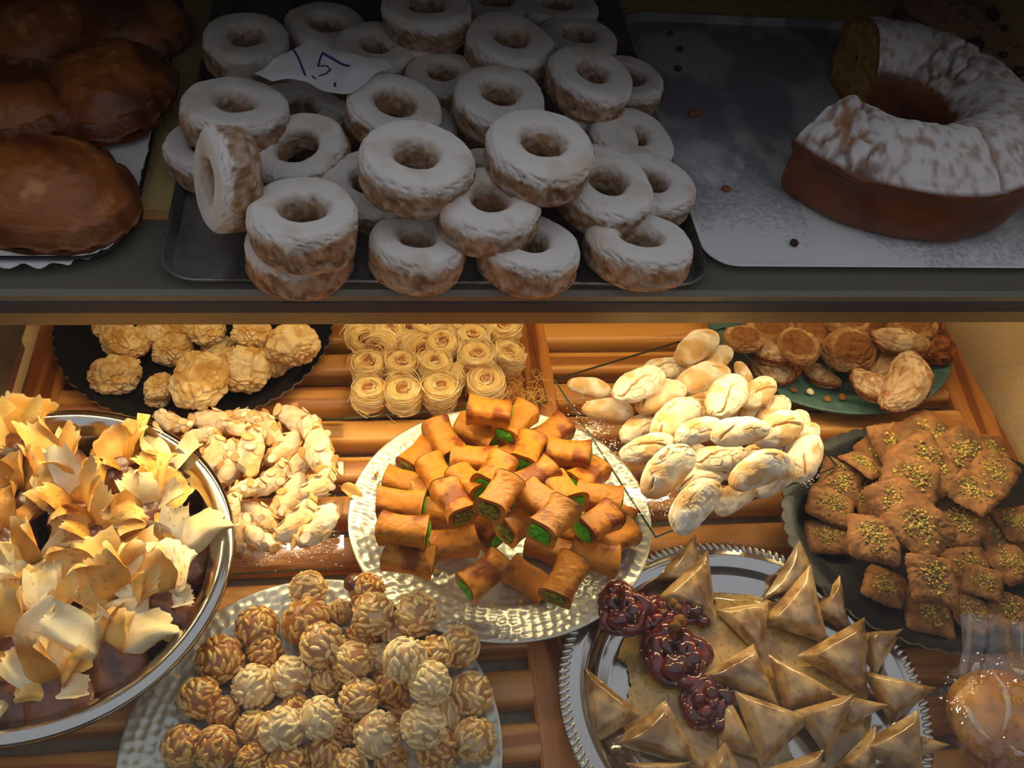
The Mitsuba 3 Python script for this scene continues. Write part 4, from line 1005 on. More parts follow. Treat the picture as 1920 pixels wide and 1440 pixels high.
# ------------------------------------------------------------------ brown walnut pastries on the green plate
def walnut_oval(seed):
    v, f = ico(5); V = v*[0.0195, 0.0150, 0.0095]
    V *= (1+0.22*(fb(v+3, 2.2, seed)-0.5)+0.11*(fb(v+3, 7, seed+2)-0.5))[:, None]
    ins = ss(0.80, 0.66, np.hypot(v[:, 0], v[:, 1]))*(v[:, 2] > 0)
    V[:, 2] = np.where(v[:, 2] > 0, V[:, 2]*(1-0.12*ins)+0.0016*ins*(fb(V, 330, seed)-0.5)*2, V[:, 2])
    col = lerp(lin('b08a5a'), lin('91683c'), ss(0.35, 0.65, fb(V, 130, seed+4)))
    col = lerp(col, lin('7d4a22'), 0.7*ss(0.54, 0.66, fb(V, 260, seed+7)))
    col = lerp(col, lerp(lin('8a5629'), lin('643a1a'), fb(V, 300, seed+5)), ins*ss(0.2, 0.5, fb(V, 90, seed+6)))
    m = ins[f].mean(1) > 0.5
    return V, [P(None, V, f[~m], 'food_matte', col), P('filling', V, f[m], 'food_matte', col, label='brown walnut filling')]
def walnut_pod(seed):
    v, f = ico(5); V = v*[0.0205, 0.0115, 0.0105]
    V[:, 2] *= 1-0.25*np.abs(v[:, 0]); V[:, 1] += 0.004*(v[:, 0]**2)
    V *= (1+0.26*(fb(v+3, 1.9, seed)-0.5)+0.11*(fb(v+3, 7, seed+2)-0.5))[:, None]
    sm = np.exp(-((v[:, 2]-0.15*np.sin(v[:, 0]*3))/0.24)**2)*(v[:, 1] < 0.25)
    V += v*(sm*0.0016*(2*fb(V, 420, seed+3)-0.4))[:, None]
    col = lerp(lin('b89c76'), lin('94734c'), ss(0.35, 0.65, fb(V, 100, seed+4)))
    col = lerp(col, lin('7d4a22'), 0.75*ss(0.54, 0.66, fb(V, 260, seed+7)))
    col = lerp(col, lerp(lin('7d4218'), lin('5c2c10'), fb(V, 300, seed+5)), np.clip(1.3*sm, 0, 1))
    m = sm[f].mean(1) > 0.5
    return V, [P(None, V, f[~m], 'food_satin', col), P('filling', V, f[m], 'food_matte', col, label='brown nut filling along the seam')]
def walnut_chunk(seed):
    v, f = ico(5); V = v*[0.016, 0.013, 0.011]*(1+0.3*(fb(v+3, 2.2, seed)-0.5)+0.18*(fb(v+3, 9, seed+2)-0.5))[:, None]
    col = lerp(lin('9c5a2c'), lin('5f3012'), ss(0.3, 0.7, fb(V, 260, seed+4)))
    return V, [P(None, V, f, 'food_matte', col)]
WO, WP, WC = [walnut_oval(i*5+1) for i in range(3)], [walnut_pod(i*5+2) for i in range(3)], [walnut_chunk(i*5+3) for i in range(2)]
for i, (kind, u, v, deg, tx, ty, L, lab) in enumerate([
    ('c', 1416, 622, 0, 0, 0, 60, 'dark walnut crumb pastry at the far side of the green plate by the sugar fingers'), ('c', 1560, 622, 20, 0, 0, 70, 'dark crumbly walnut pastry hidden deep in the middle of the heap'), ('c', 1735, 612, 0, 0, 0, 70, 'dark crumbly walnut pastry under the shelf by the end wall'), ('p', 1620, 690, -20, 0, 10, 90, 'walnut pod in shade under the round browned one'), ('c', 1480, 694, 30, 0, 0, 44, 'brown walnut chunk broken off beside the split pod'), ('p', 1668, 690, 60, 10, 0, 84, 'upright walnut pod between two front ones'),
    ('c', 1752, 655, -10, 0, 0, 84, 'reddish-brown nut-crusted pastry by the plate rim and end wall'), ('p', 1445, 699, -22, 0, 8, 88, 'pale split walnut pod lying on the green rim'), ('p', 1440, 660, -40, 10, 4, 80, 'pale walnut pod with a pointed tip behind the split one'), ('p', 1538, 705, -38, 8, 0, 76, 'folded pale walnut pod at the very front of the heap'), ('p', 1640, 728, -28, 0, 0, 104, 'frontmost crumb-coated walnut pod beside the green rim'), ('p', 1700, 720, 66, 14, 0, 88, 'upright crumb-topped walnut pod at the front by the end wall'),
    ('o', 1394, 636, 0, 0, 0, 76, 'domed walnut pastry next to the sugar fingers'), ('o', 1442, 618, 10, 0, 0, 90, 'pale walnut oval just under the shelf lip beside a dark one'), ('o', 1530, 622, -10, 0, 8, 96, 'walnut oval just under the shelf lip in the middle'), ('o', 1650, 610, 5, 0, 6, 96, 'ridged walnut oval just under the shelf lip'), ('o', 1590, 606, 0, 0, 0, 80, 'walnut oval at the back of the heap'), ('o', 1708, 610, 20, 0, 6, 84, 'speckled walnut oval just under the shelf by the end wall'),
    ('p', 1690, 645, -12, 0, -4, 104, 'long lumpy walnut pastry lying across the heap'), ('o', 1497, 650, -45, 6, 24, 84, 'tilted walnut oval with a brown hollow'), ('o', 1592, 657, 0, -4, 30, 108, 'round browned walnut pastry in the middle of the green plate')]):
    V, pcs = {'o': WO, 'p': WP, 'c': WC}[kind][i % (2 if kind == 'c' else 3)]
    s = span(u, v, deg, L, 0.03)/(0.040 if kind != 'c' else 0.034)
    R = rotz(yaw_at(u, v, deg, 0.03))@roty(math.radians(-tx))@rotx(math.radians(ty))
    c = drop(LOW, V*s, u, v, R, q=0.84)
    thing('walnut_pastry', lab, 'pastry', pcs, M4(R, c, s), group='walnut pastries on the green plate')
for i, (u, v, s, cl, lab) in enumerate([(1519, 734, 1.5, 'e8dcb8', 'pale almond sliver on the green rim'), (1488, 730, 1.4, '7a4a24', 'brown crumb pile on the green rim by the pale sliver'), (1552, 748, 1.5, '8a5a2c', 'brown crumb on the front green rim in the middle'), (1580, 744, 1.6, '8a4f22', 'brown crumb by the front pod on the green rim'), (1430, 706, 1.0, 'a87440', 'tiny crumb on the green rim below the split pod')]):
    q = at(u, v, 0.018); thing('pastry_crumb', lab, 'crumb', [P(None, *lump(50+i, 0.0021, 0.5, 1), 'food_matte', lin(cl), smooth=False)], M4(rotz(i), [q[0], q[1], 0.0180], s), group='crumbs on the green plate')

# ------------------------------------------------------------------ pistachio wafers
def wafer(seed, round_=False):
    r = rs(seed); n, m = 96, 16; th = np.arange(n)*2*np.pi/n
    if round_: R0 = 0.0175*np.ones(n)
    else:
        p = 7.0; R0 = 0.0168/((np.abs(np.cos(th))**p+np.abs(np.sin(th))**p)**(1/p))
    R0 = R0*(1+0.10*(meshkit.fbm(np.c_[np.cos(th)*5+seed, np.sin(th)*5, th*0], 4, seed)-0.5)+0.05*r.randn(n)*0.35)
    s = np.linspace(0.03, 1, m)
    x = R0[:, None]*s*np.cos(th)[:, None]; y = R0[:, None]*s*np.sin(th)[:, None]*0.93
    w = 0.0018*np.sin(x*90+seed)+0.0016*np.sin(y*100+seed*2)
    topz = w+0.0023*(1-s**10)[None]; botz = w-0.0023*(1-s**10)[None]
    V = np.vstack([np.stack([x, y, topz], -1).reshape(-1, 3), np.stack([x, y, botz], -1).reshape(-1, 3)])
    V[:, 2] += 0.0020*(fb(V, 200, seed+2)-0.5)+0.0012*(fb(V, 620, seed+3, 2)-0.5)
    F = grid_faces(n, m, True, False); k = n*m
    i = np.arange(n); j = (i+1) % n; a = i*m; b = j*m
    F = np.vstack([F[:, [0, 1, 2]], F[:, [0, 2, 3]]])
    cap = np.stack([a[1:-1]*0, a[1:-1], b[1:-1]], 1)
    F1 = np.vstack([F, cap])
    if normals(V, F1)[:k, 2].mean() < 0: F1 = F1[:, ::-1]
    F2 = (F1+k)[:, ::-1]; F = np.vstack([F1, F2])
    rr = np.hypot(V[:, 0], V[:, 1])/0.0175
    t = fb(V, 150, seed+4)
    col = lerp(lin('9c6c3e'), lin('6f4a26'), ss(0.35, 0.7, t)); col = lerp(col, lin('7c431a'), 0.6*ss(0.8, 1.05, rr)*ss(0.4, 0.6, fb(V, 90, seed+5)))
    col = col*(0.78+0.11*(seed*5 % 5))
    col = lerp(col, lin('5a3216'), 0.55*ss(0.90, 1.0, np.maximum(np.abs(V[:, 0]), np.abs(V[:, 1])*1.07)/0.0168)) if not round_ else col  # darker edge band: browning plus contact shade put into the colour
    pcs = [P(None, V, F, 'food_matte', col)]
    ms, cols = [], []
    cv, cf = ico(1)
    tree_ = cKDTree(V[:k, :2])
    for q in range(190):
        g = r.randn(2)*0.0056*[1.15, 0.9]
        if np.hypot(*g) > 0.0115: continue
        z = V[tree_.query(g)[1], 2]
        sz = 0.0004+0.0008*r.rand()**2
        ms.append((cv*sz*[1, 0.8, 0.7]@rotz(r.rand()*6)+[g[0], g[1], z+sz*0.3], cf)); c0 = [lin('a88c38'), lin('7d7a30'), lin('bb9a40'), lin('5f5624')][r.randint(4)]
        cols.append(np.tile(c0, (len(cv), 1)))
    Vc, Fc = cat_meshes(ms)
    pcs.append(P('pistachio_topping', Vc, Fc, 'food_satin', np.vstack(cols), kind='stuff', label='crushed pistachio topping'))
    return V[::2], pcs
WAF = [wafer(i*3+1, i == 5) for i in range(6)]
items = []
WF = [(1662, 852, 20, 96, 0, 0, 0), (1790, 870, 10, 96, 0, 0, 0), (1827, 1031, 0, 96, 0, 0, 0), (1818, 1069, 10, 90, 0, 0, 0), (1841, 1092, -20, 84, 0, 0, 0), (1700, 990, 0, 96, 0, 0, 0), (1640, 930, 15, 96, 0, 0, 0), (1770, 930, 15, 96, 0, 0, 0), (1870, 1000, 15, 96, 0, 0, 0), (1889, 1149, -10, 90, 0, 0, 0), (1850, 850, 0, 90, 0, 0, 0),
 (1577, 903, -20, 100, 0, 4, 0), (1549, 1008, -5, 92, 0, -6, 0), (1617, 871, -38, 92, 10, -18, 0), (1686, 838, 10, 104, 0, 12, 0), (1742, 832, 30, 100, 4, 10, 0), (1804, 850, 30, 84, 6, 14, 0), (1860, 888, -30, 104, 6, 4, 0), (1790, 977, 10, 112, 0, 4, 5), (1657, 1100, -25, 98, 0, 0, 0), (1825, 1152, 0, 88, 0, 0, 5), (1742, 1147, -14, 112, 0, 4, 0),
 (1556, 950, -22, 100, 0, 0, 0), (1738, 874, 30, 100, 0, 6, 0), (1705, 898, -18, 116, -4, 4, 0), (1681, 952, 15, 100, 0, 4, 0), (1825, 922, -38, 104, 4, 2, 0), (1636, 1012, -12, 110, 0, 4, 0), (1723, 988, 40, 98, 3, 4, 0), (1747, 1088, -6, 104, 0, 0, 0), (1893, 1058, -55, 96, 8, 0, 0), (1908, 980, -60, 92, 10, 0, 0)]
for i, (u, v, deg, L, tx, ty, rd) in enumerate(WF):
    V, pcs = WAF[5 if rd else i % 5]; s = span(u, v, deg, L*0.94, 0.035)/0.0336
    R = rotz(yaw_at(u, v, deg, 0.03))@roty(math.radians(-tx))@rotx(math.radians(ty))@rotz(math.pi/2*(i % 4))
    c = drop(LOW, V*s, u, v, R, q=0.88)
    key = thing('pistachio_wafer', 'x', 'cookie', pcs, M4(R, c, s)); items.append((key, u, v, 'round brown' if rd else 'square brown'))
name_rows(items, 'pistachio-topped wafer', 'cookie', 'pistachio wafers on the black card', 'the sugar fingers', 'the wrapped bun', 38)

# ------------------------------------------------------------------ syrupy triangles
def triangle(pts, seed, puff=0.008, z=0.010, tilt=(0, 0, 0)):
    """a folded triangular parcel given by its three corners seen in the picture; each corner has its height"""
    C = np.array([at(u, v, z+t) for (u, v), t in zip(pts, tilt)])
    n = 26; V, idx = [], {}
    for i in range(n+1):
        for j in range(n+1-i):
            idx[i, j] = len(V); V.append((i/n, j/n, 1-(i+j)/n))
    B = np.array(V); F = []
    for i in range(n):
        for j in range(n-i):
            F.append((idx[i, j], idx[i+1, j], idx[i, j+1]))
            if i+j < n-1: F.append((idx[i+1, j], idx[i+1, j+1], idx[i, j+1]))
    F = np.array(F); base = B@C
    nrm = np.cross(C[1]-C[0], C[2]-C[0]); nrm /= np.linalg.norm(nrm)
    if nrm[2] < 0: nrm = -nrm; F = F[:, ::-1]
    if np.dot(np.cross(C[1]-C[0], C[2]-C[0]), nrm) < 0: pass
    bub = np.clip(27*B[:, 0]*B[:, 1]*B[:, 2], 0, 1)**0.55
    e = np.min(B, 1)
    edge_h = np.minimum(e*9, 1)**0.6
    ang = (fb(base, 60, seed)-0.5)*0.0035+(fb(base, 170, seed+1)-0.5)*0.0016
    # a folded-over flap: one step across the face
    st = ss(0.0, 0.03, B[:, seed % 3]-0.38-0.12*np.sin(seed)+0.25*(B[:, (seed+1) % 3]-0.3))
    H = edge_h*(0.0018+puff*bub+ang)+0.0009*st*edge_h
    top = base+nrm*H[:, None]; bot = base-nrm*(edge_h*(0.0016+0.25*puff*bub))[:, None]
    bot[:, 2] = np.maximum(bot[:, 2], 0.0072)
    nn = len(B); V = np.vstack([top, bot]); F = np.vstack([F, (F+nn)[:, ::-1]])
    t = fb(V, 90, seed+3); t2 = fb(V, 330, seed+4, 2)
    col = lerp(lin('bd985e'), lin('805a28'), ss(0.38, 0.68, t)); col = lerp(col, lin('e0bd86'), 0.5*ss(0.55, 0.75, fb(V, 55, seed+5))); col = lerp(col, lin('6a3d12'), 0.5*ss(0.62, 0.78, t2))
    return P(None, V, F, 'food_wet', col)
def c4(x, y): return (980+x/2.4, 980+y/2.4)
TRI = [  # corners in picture pixels, tilt of each, puff
 ('syrupy triangle standing at the far rim of the silver tray, toward the plate of rolls', [(770, 70), (600, 255), (800, 265)], (.020, 0, 0), .006),
 ('long syrupy triangle behind the dark fritters', [(826, 143), (622, 335), (865, 445)], (.016, .004, 0), .007),
 ('tall syrupy triangle leaning at the far rim by the black card', [(1243, 92), (1093, 338), (1318, 262)], (.026, 0, .004), .007),
 ('glossy triangle leaning against the one at the black card rim', [(1425, 250), (1310, 400), (1470, 495)], (.018, .002, 0), .008),
 ('broad syrupy triangle in front of the tall leaning one', [(1290, 208), (1092, 442), (1362, 530)], (.024, 0, .002), .009),
 ('flat brown triangle alone in the middle of the syrup', [(880, 398), (1097, 365), (1072, 598)], (0, .006, 0), .006),
 ('amber triangle by the beaded rim under the black card', [(1702, 485), (1530, 500), (1580, 690)], (.014, .004, 0), .008),
 ('big shiny triangle pointing up by the beaded rim', [(1527, 445), (1255, 600), (1540, 768)], (.020, .002, .002), .010),
 ('brown crumpled triangle hanging on the beaded rim', [(1540, 675), (1840, 745), (1660, 895)], (.008, .014, .002), .009),
 ('pinkish flat triangle in the middle of the silver tray', [(1118, 605), (1422, 778), (1185, 845)], (.006, .002, 0), .008),
 ('cream folded triangle beside the largest dark fritter', [(822, 692), (1035, 560), (1138, 818)], (.004, .010, 0), .009),
 ('wide triangle at the front of the silver tray, pointing to the beaded rim', [(965, 768), (1280, 882), (1075, 1085)], (.008, .004, 0), .009),
 ('narrow triangle half hidden by the foremost fritter', [(882, 715), (890, 1000), (1060, 1048)], (.002, .0, .002), .007),
 ('flat brown triangle at the rim toward the pine-nut balls', [(290, 668), (518, 862), (312, 988)], (.006, .004, 0), .006),
 ('flaky open triangle in the front of the tray beside the foremost fritter', [(640, 815), (425, 990), (790, 1095)], (.014, 0, .0), .010),
 ('long curled triangle lying across the front of the heap', [(1630, 820), (1400, 772), (1475, 905)], (.012, .010, .004), .007),
 ('creased triangle standing in the syrup near the front', [(1482, 782), (1235, 850), (1372, 1045)], (.018, .004, .0), .008),
 ('small pointed triangle in the corner of the heap by the beaded rim', [(1910, 1000), (1755, 950), (1765, 1065)], (.010, .012, .006), .006),
 ('shiny folded triangle under the big front one', [(1585, 925), (1420, 1090), (1580, 1150)], (.014, 0, 0), .008),
 ('large smooth triangle at the front by the beaded rim', [(1772, 858), (1510, 1012), (1790, 1150)], (.022, .010, .008), .009),
 ('low triangle cut by the picture edge in the middle front', [(1345, 1028), (1060, 1125), (1310, 1190)], (.012, .0, .0), .008),
 ('upright little triangle at the picture edge by the flaky one', [(910, 998), (795, 1120), (985, 1140)], (.016, 0, 0), .007),
 ('brown triangle lying at the front rim toward the pine-nut balls', [(480, 1085), (740, 1080), (600, 1220)], (.004, .006, 0), .008)]
for i, (lab, pts, tl, pf) in enumerate(TRI):
    thing('filo_triangle', lab, 'pastry', [triangle([c4(sum(q[0] for q in pts)/3+1.13*(p[0]-sum(q[0] for q in pts)/3), sum(q[1] for q in pts)/3+1.13*(p[1]-sum(q[1] for q in pts)/3)) for p in pts], i*3+1, pf*1.1, 0.011, tl)], group='syrupy triangles on the silver tray')
# ------------------------------------------------------------------ dark honey fritters
def fritter(seed, R=0.024):
    r = rs(seed); n = 170; t = np.linspace(0, 1, n)
    ph = t*2*math.pi*3.1+seed; rad = R*(0.98-0.80*t)+0.0022*np.sin(ph*5+seed)
    path = np.c_[rad*np.cos(ph), rad*np.sin(ph), 0.004+0.009*t+0.0026*np.sin(ph*3.7+seed)]
    path += 0.0035*(np.stack([fb(path, 120, seed+k) for k in range(3)], 1)-0.5)
    V, F = tube(path, 0.0052*(1+0.35*np.sin(ph*4.3))*np.r_[np.linspace(0.4, 1, 8), np.ones(n-16), np.linspace(1, 0.6, 8)], 12, squash=1.15)
    V = V+0.0022*(np.stack([fb(V, 260, seed+k) for k in range(3)], 1)-0.5)
    col = lerp(lin('4a0d0a'), lin('7a2412'), ss(0.4, 0.7, fb(V, 160, seed+5))); col = lerp(col, lin('280607'), ss(0.5, 0.75, fb(V, 90, seed+7)))
    body = P(None, V, F, 'food_wet', col)
    Nn = normals(V, F); up = np.where(Nn[:, 2] > 0.35)[0]; sv2, sf2 = ico(1); ms = []
    for k in r.choice(up, 46):
        d = Nn[k]; a = np.cross(d, [0.3, 0.5, 0.8]); a /= np.linalg.norm(a); w = r.rand()*6; x = math.cos(w)*a+math.sin(w)*np.cross(d, a)
        ms.append(((sv2*[0.0013, 0.0008, 0.0005])@np.stack([x, np.cross(d, x), d], 1).T+V[k]+d*0.0003, sf2))
    Vs, Fs = cat_meshes(ms)
    return V[::3], [body, P('sesame', Vs, Fs, 'food_satin', lin('c9a26a'), kind='stuff', label='sesame seeds')]
FRI = [fritter(i*4+1) for i in range(3)]
for i, (u, v, L, tx, ty, var, lab) in enumerate([(1168, 1142, 112, 14, 6, 0, 'dark red glossy fritter lapping over the plate of rolls'), (1232, 1162, 92, 0, 0, 1, 'dark fritter squeezed between two others with sesame on it'), (1300, 1142, 86, -12, 14, 2, 'dark fritter crowned with brown crumbs in front of the long triangle'), (1268, 1236, 142, 0, 4, 0, 'largest dark fritter, a ruffled rosette in the middle'), (1324, 1328, 108, 10, 12, 1, 'dark red fritter closest to the picture edge, lying on triangles')]):
    V, pcs = FRI[var]; s = span(u, v, 0, L, 0.025)/0.056
    R = rotz(i*2.1)@roty(math.radians(-tx))@rotx(math.radians(ty)); R = roty(math.radians(-tx))@rotx(math.radians(ty))@rotz(i*2.1)
    for q_ in (1,): c = drop(LOW, V*s, u, v, R, az=0.006*s, q=0.75)
    c[2] = max(c[2], 0.0105)
    thing('honey_fritter', lab, 'pastry', pcs, M4(R, c, s), group='dark fritters on the silver tray')
for i, (u, v, s) in enumerate([(1268, 1170, 2.2), (1277, 1160, 2.6), (1264, 1126, 1.8), (1272, 1134, 1.5)]):
    q = at(u, v, 0.034); thing('brown_crumb', ['brown crumb lump between the upper fritters, lower one', 'brown crumb lump tucked beside the crumb-crowned fritter', 'brown crumb at the foot of the long triangle', 'smaller brown crumb at the foot of the long triangle'][i], 'crumb', [P(None, *lump(70+i, 0.0017, 0.8, 2), 'food_matte', lin('7c5226'))], M4(np.eye(3), [q[0], q[1], 0.031], s), group='brown crumbs among the fritters')
# ------------------------------------------------------------------ filo bundles
def pouch(seed):
    v, f = ico(4); e = 0.75
    V = np.sign(v)*np.abs(v)**e*[0.0225, 0.0200, 0.0140]
    th = np.arctan2(v[:, 1], v[:, 0])
    V[:, :2] *= (1-0.25*ss(0.2, 1, v[:, 2])+0.04*np.sin(th*7+seed)*ss(-0.2, 0.8, v[:, 2]))[:, None]
    V += v*(0.0035*(fb(V, 70, seed)-0.5)+0.0014*(fb(V, 220, seed+1)-0.5))[:, None]
    col = lerp(lin('74401a'), lin('40200c'), ss(0.35, 0.65, fb(V, 80, seed+2))); col = lerp(col, lin('a8692c'), 0.5*ss(0.55, 0.72, fb(V, 50, seed+3)))
    return V, P('pouch', V, f, 'food_glazed', col, label='dark baked pouch')
def leaf(seed, kind):
    """a thin brittle sheet rising from the pinch, bending over, with a ragged broken end"""
    r = rs(seed); n, m = 24, 20
    S, Tt = np.meshgrid(np.linspace(0, 1, n), np.linspace(-1, 1, m), indexing='ij')
    L = 0.030+0.014*r.rand(); W = 0.0105+0.0075*r.rand()
    el0 = math.radians(40+45*r.rand()); el1 = el0-math.radians(30+95*r.rand())
    el = el0+(el1-el0)*S[:, 0]**(0.7+1.0*r.rand())
    ds = L/(n-1); px_ = np.r_[0, np.cumsum(np.cos(el))[:-1]]*ds; pz_ = np.r_[0, np.cumsum(np.sin(el))[:-1]]*ds
    t0 = Tt[0]; zz0 = t0*0
    slant = 0.36*(r.rand()-0.5)
    jag = 1-0.08*meshkit.fbm(np.c_[t0*1.6+seed, zz0, zz0], 2, seed)-0.13*meshkit.noise(np.c_[t0*7+seed, zz0, zz0], seed)+slant*t0
    jag = np.clip(jag, 0.5, 1)
    x = np.empty_like(S); z = np.empty_like(S)
    for j in range(m):
        q = S[:, j]*jag[j]*(n-1); i0 = np.clip(q.astype(int), 0, n-2); fr = q-i0
        x[:, j] = px_[i0]*(1-fr)+px_[i0+1]*fr; z[:, j] = pz_[i0]*(1-fr)+pz_[i0+1]*fr
    wid = W*(0.50+0.50*ss(0, 0.45, S))
    edge = 1-0.07*meshkit.noise(np.stack([S*9+seed, Tt*0+np.sign(Tt)*3, Tt*0], -1), seed+4)
    # one sharp lengthwise fold and a gentle roll: cross-section walked from the middle outwards
    tf = 0.15+0.45*r.rand(); side = 1 if r.rand() > 0.5 else -1; fa = (0.9+1.3*r.rand())*(1 if r.rand() > 0.3 else -1); roll = 0.9*(r.rand()-0.3)
    mid = m//2; slope = roll*Tt*S+fa*ss(tf-0.12, tf+0.12, Tt*side)*side*(0.4+0.6*S)
    dt = 2.0/(m-1)
    dy = np.cos(slope)*wid*dt; dz = np.sin(slope)*wid*dt
    y = np.cumsum(dy, 1); y -= y[:, mid:mid+1]; lift = np.cumsum(dz, 1); lift -= lift[:, mid:mid+1]
    y = y*edge
    tw = (r.rand()-0.5)*1.6*S
    y, lift = y*np.cos(tw)-lift*np.sin(tw), y*np.sin(tw)+lift*np.cos(tw)
    z = z+lift*0.85; x = x-lift*0.35*S
    z = z+0.0014*S*np.sin(Tt*4+seed+S*3.0)
    z = z+0.0022*S*(meshkit.fbm(np.stack([x*80+seed, y*80, x*0], -1), 2, seed)-0.5)*2
    V = np.stack([x, y, z], -1).reshape(-1, 3); F = grid_faces(n, m)
    base = {'g': ('e8c068', 'd29c48'), 'w': ('f3e8c0', 'e3cb8c'), 'o': ('d9a046', 'ac742e')}[kind]
    s = S.ravel(); col = lerp(lin(base[0]), lin(base[1]), ss(0.38, 0.66, fb(V, 60, seed+6)))
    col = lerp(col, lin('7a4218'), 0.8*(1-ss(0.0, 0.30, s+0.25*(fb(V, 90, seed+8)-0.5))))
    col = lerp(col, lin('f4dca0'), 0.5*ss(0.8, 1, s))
    col = lerp(col, lin('6a3c18'), (0.55 if seed % 3 == 0 else 0.12)*ss(0.76, 0.84, fb(V, 900, seed+9, 1)))
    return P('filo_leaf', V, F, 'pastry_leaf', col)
POUCH = [pouch(i*3+1) for i in range(4)]
LEAF = {k: [leaf(i*7+ord(k), k) for i in range(7)] for k in 'gwo'}
BUN = [  # u, v, rotation, leaf kinds with direction (degrees in plan, 0 = +x, 90 = away) and lift, base layer first
 (35, 800, 0, 'ggow', 'filo bundle at the far rim by the aluminium channel with a flag of pastry'),
 (120, 850, 1, 'wgwg', 'filo bundle with pale sheets at the far side of the steel tray'),
 (240, 845, 2, 'gogg', 'filo bundle with a curled golden tube at the far side of the steel tray'),
 (335, 862, 3, 'gwgw', 'filo bundle nosing over the steel rim toward the crescents'),
 (40, 905, 0, 'googo', 'orange-tinted filo bundle at the edge of the picture'),
 (155, 925, 1, 'ogowg', 'filo bundle with a tall folded golden sheet in the middle of the tray'),
 (300, 930, 2, 'wggww', 'whitest filo bundle near the rim by the crescents'),
 (15, 985, 3, 'goog', 'brown-hearted filo bundle by the picture edge, middle of the tray'),
 (190, 975, 0, 'goggo', 'filo bundle with a big golden curl in the middle of the tray'),
 (345, 1010, 1, 'gwwgw', 'filo bundle with a bright cream sheet by the steel rim'),
 (322, 1098, 2, 'wwg', 'dark boxy filo bundle by the steel rim with a speckled white sheet'),
 (80, 1050, 3, 'gwwow', 'tied star-shaped filo bundle with dark gaps round its knot'),
 (200, 1068, 0, 'gowg', 'filo bundle with flattened golden petals behind the streaked one'),
 (15, 1125, 1, 'wgw', 'small pale filo bundle at the picture edge in front of the star'),
 (235, 1130, 2, 'ggwo', 'filo bundle with layered petals toward the steel rim'),
 (95, 1165, 3, 'wgww', 'filo bundle with a crumpled pale top in front of the star'),
 (210, 1220, 0, 'wgow', 'dark glossy filo bundle at the front rim toward the pine-nut balls'),
 (25, 1205, 1, 'gwgg', 'filo bundle with a broad pale sheet near the picture edge'),
 (110, 1285, 2, 'wgwo', 'filo bundle in the very front of the steel tray'),
 (10, 1295, 3, 'wgg', 'filo bundle at the front corner of the picture')]
for i, (u, v, var, kinds, lab) in enumerate(BUN):
    r = rs(300+i); V, pc = POUCH[var]
    z = 0.0125+0.0162
    if u in (35, 300, 155, 190): z += 0.004
    c = at(u-(14 if u > 290 else 0), v+(42 if v < 1100 else 18), z); R = rotz(r.rand()*6.3)
    key = numbered('filo_bundle'); labels[key] = {'label': lab, 'category': 'pastry', 'group': 'filo bundles in the steel tray'}
    sub(key, 'pouch', pc, M4(R, c, 1.0), label='dark baked pouch')
    top = c+[0, 0, 0.0085]
    a0 = -0.5+0.4*r.rand(); n = len(kinds)+2
    for j in range(n):
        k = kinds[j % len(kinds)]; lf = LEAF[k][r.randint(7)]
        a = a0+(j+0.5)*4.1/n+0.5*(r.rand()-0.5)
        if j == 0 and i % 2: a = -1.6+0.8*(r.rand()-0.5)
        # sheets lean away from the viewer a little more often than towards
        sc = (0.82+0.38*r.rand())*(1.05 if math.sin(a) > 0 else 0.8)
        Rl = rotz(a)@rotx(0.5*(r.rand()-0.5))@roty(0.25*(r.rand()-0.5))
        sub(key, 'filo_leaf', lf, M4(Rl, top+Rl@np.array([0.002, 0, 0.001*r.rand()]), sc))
# loose shards in the tray and on its floor
for i, (u, v, z, L, W, deg, lab) in enumerate([(165, 784, .014, .022, .008, 5, 'long golden filo shard on the bare far floor of the steel tray'), (187, 815, .016, .012, .010, 20, 'golden filo shard beside the long one'), (232, 790, .014, .007, .006, 0, 'small golden shard toward the rim on the tray floor'), (268, 803, .015, .013, .004, -12, 'thin pale shard by the far rim of the steel tray'), (215, 824, .016, .011, .006, 0, 'pale shard touching the far bundles'), (160, 827, .016, .007, .004, 30, 'tiny pale shard by the far bundles'), (395, 943, .03, .014, .010, 40, 'golden shard propped on the steel rim by the crescents'), (394, 1052, .03, .005, .018, 10, 'pale ragged shard inside the steel rim'), (105, 783, .014, .010, .002, 50, 'needle-thin shard by the picture edge on the tray floor'), (275, 1195, .03, .020, .014, 15, 'cream shard leaning inside the front rim'), (318, 1186, .035, .018, .010, -5, 'golden shard resting on the front rim wall'), (215, 1290, .03, .016, .004, 25, 'thin shard against the front wall of the steel tray')]):
    V, F = flake(i+13, L, W); q = at(u, v, z)
    zz = z
    thing('filo_shard', lab, 'flake', [P(None, V, F, 'pastry_leaf', lin(['e6b45c', 'f0d294'][i % 2]))], M4(rotz(math.radians(deg))@rotx(0.15), [q[0], q[1], zz]), group='filo shards in the steel tray')

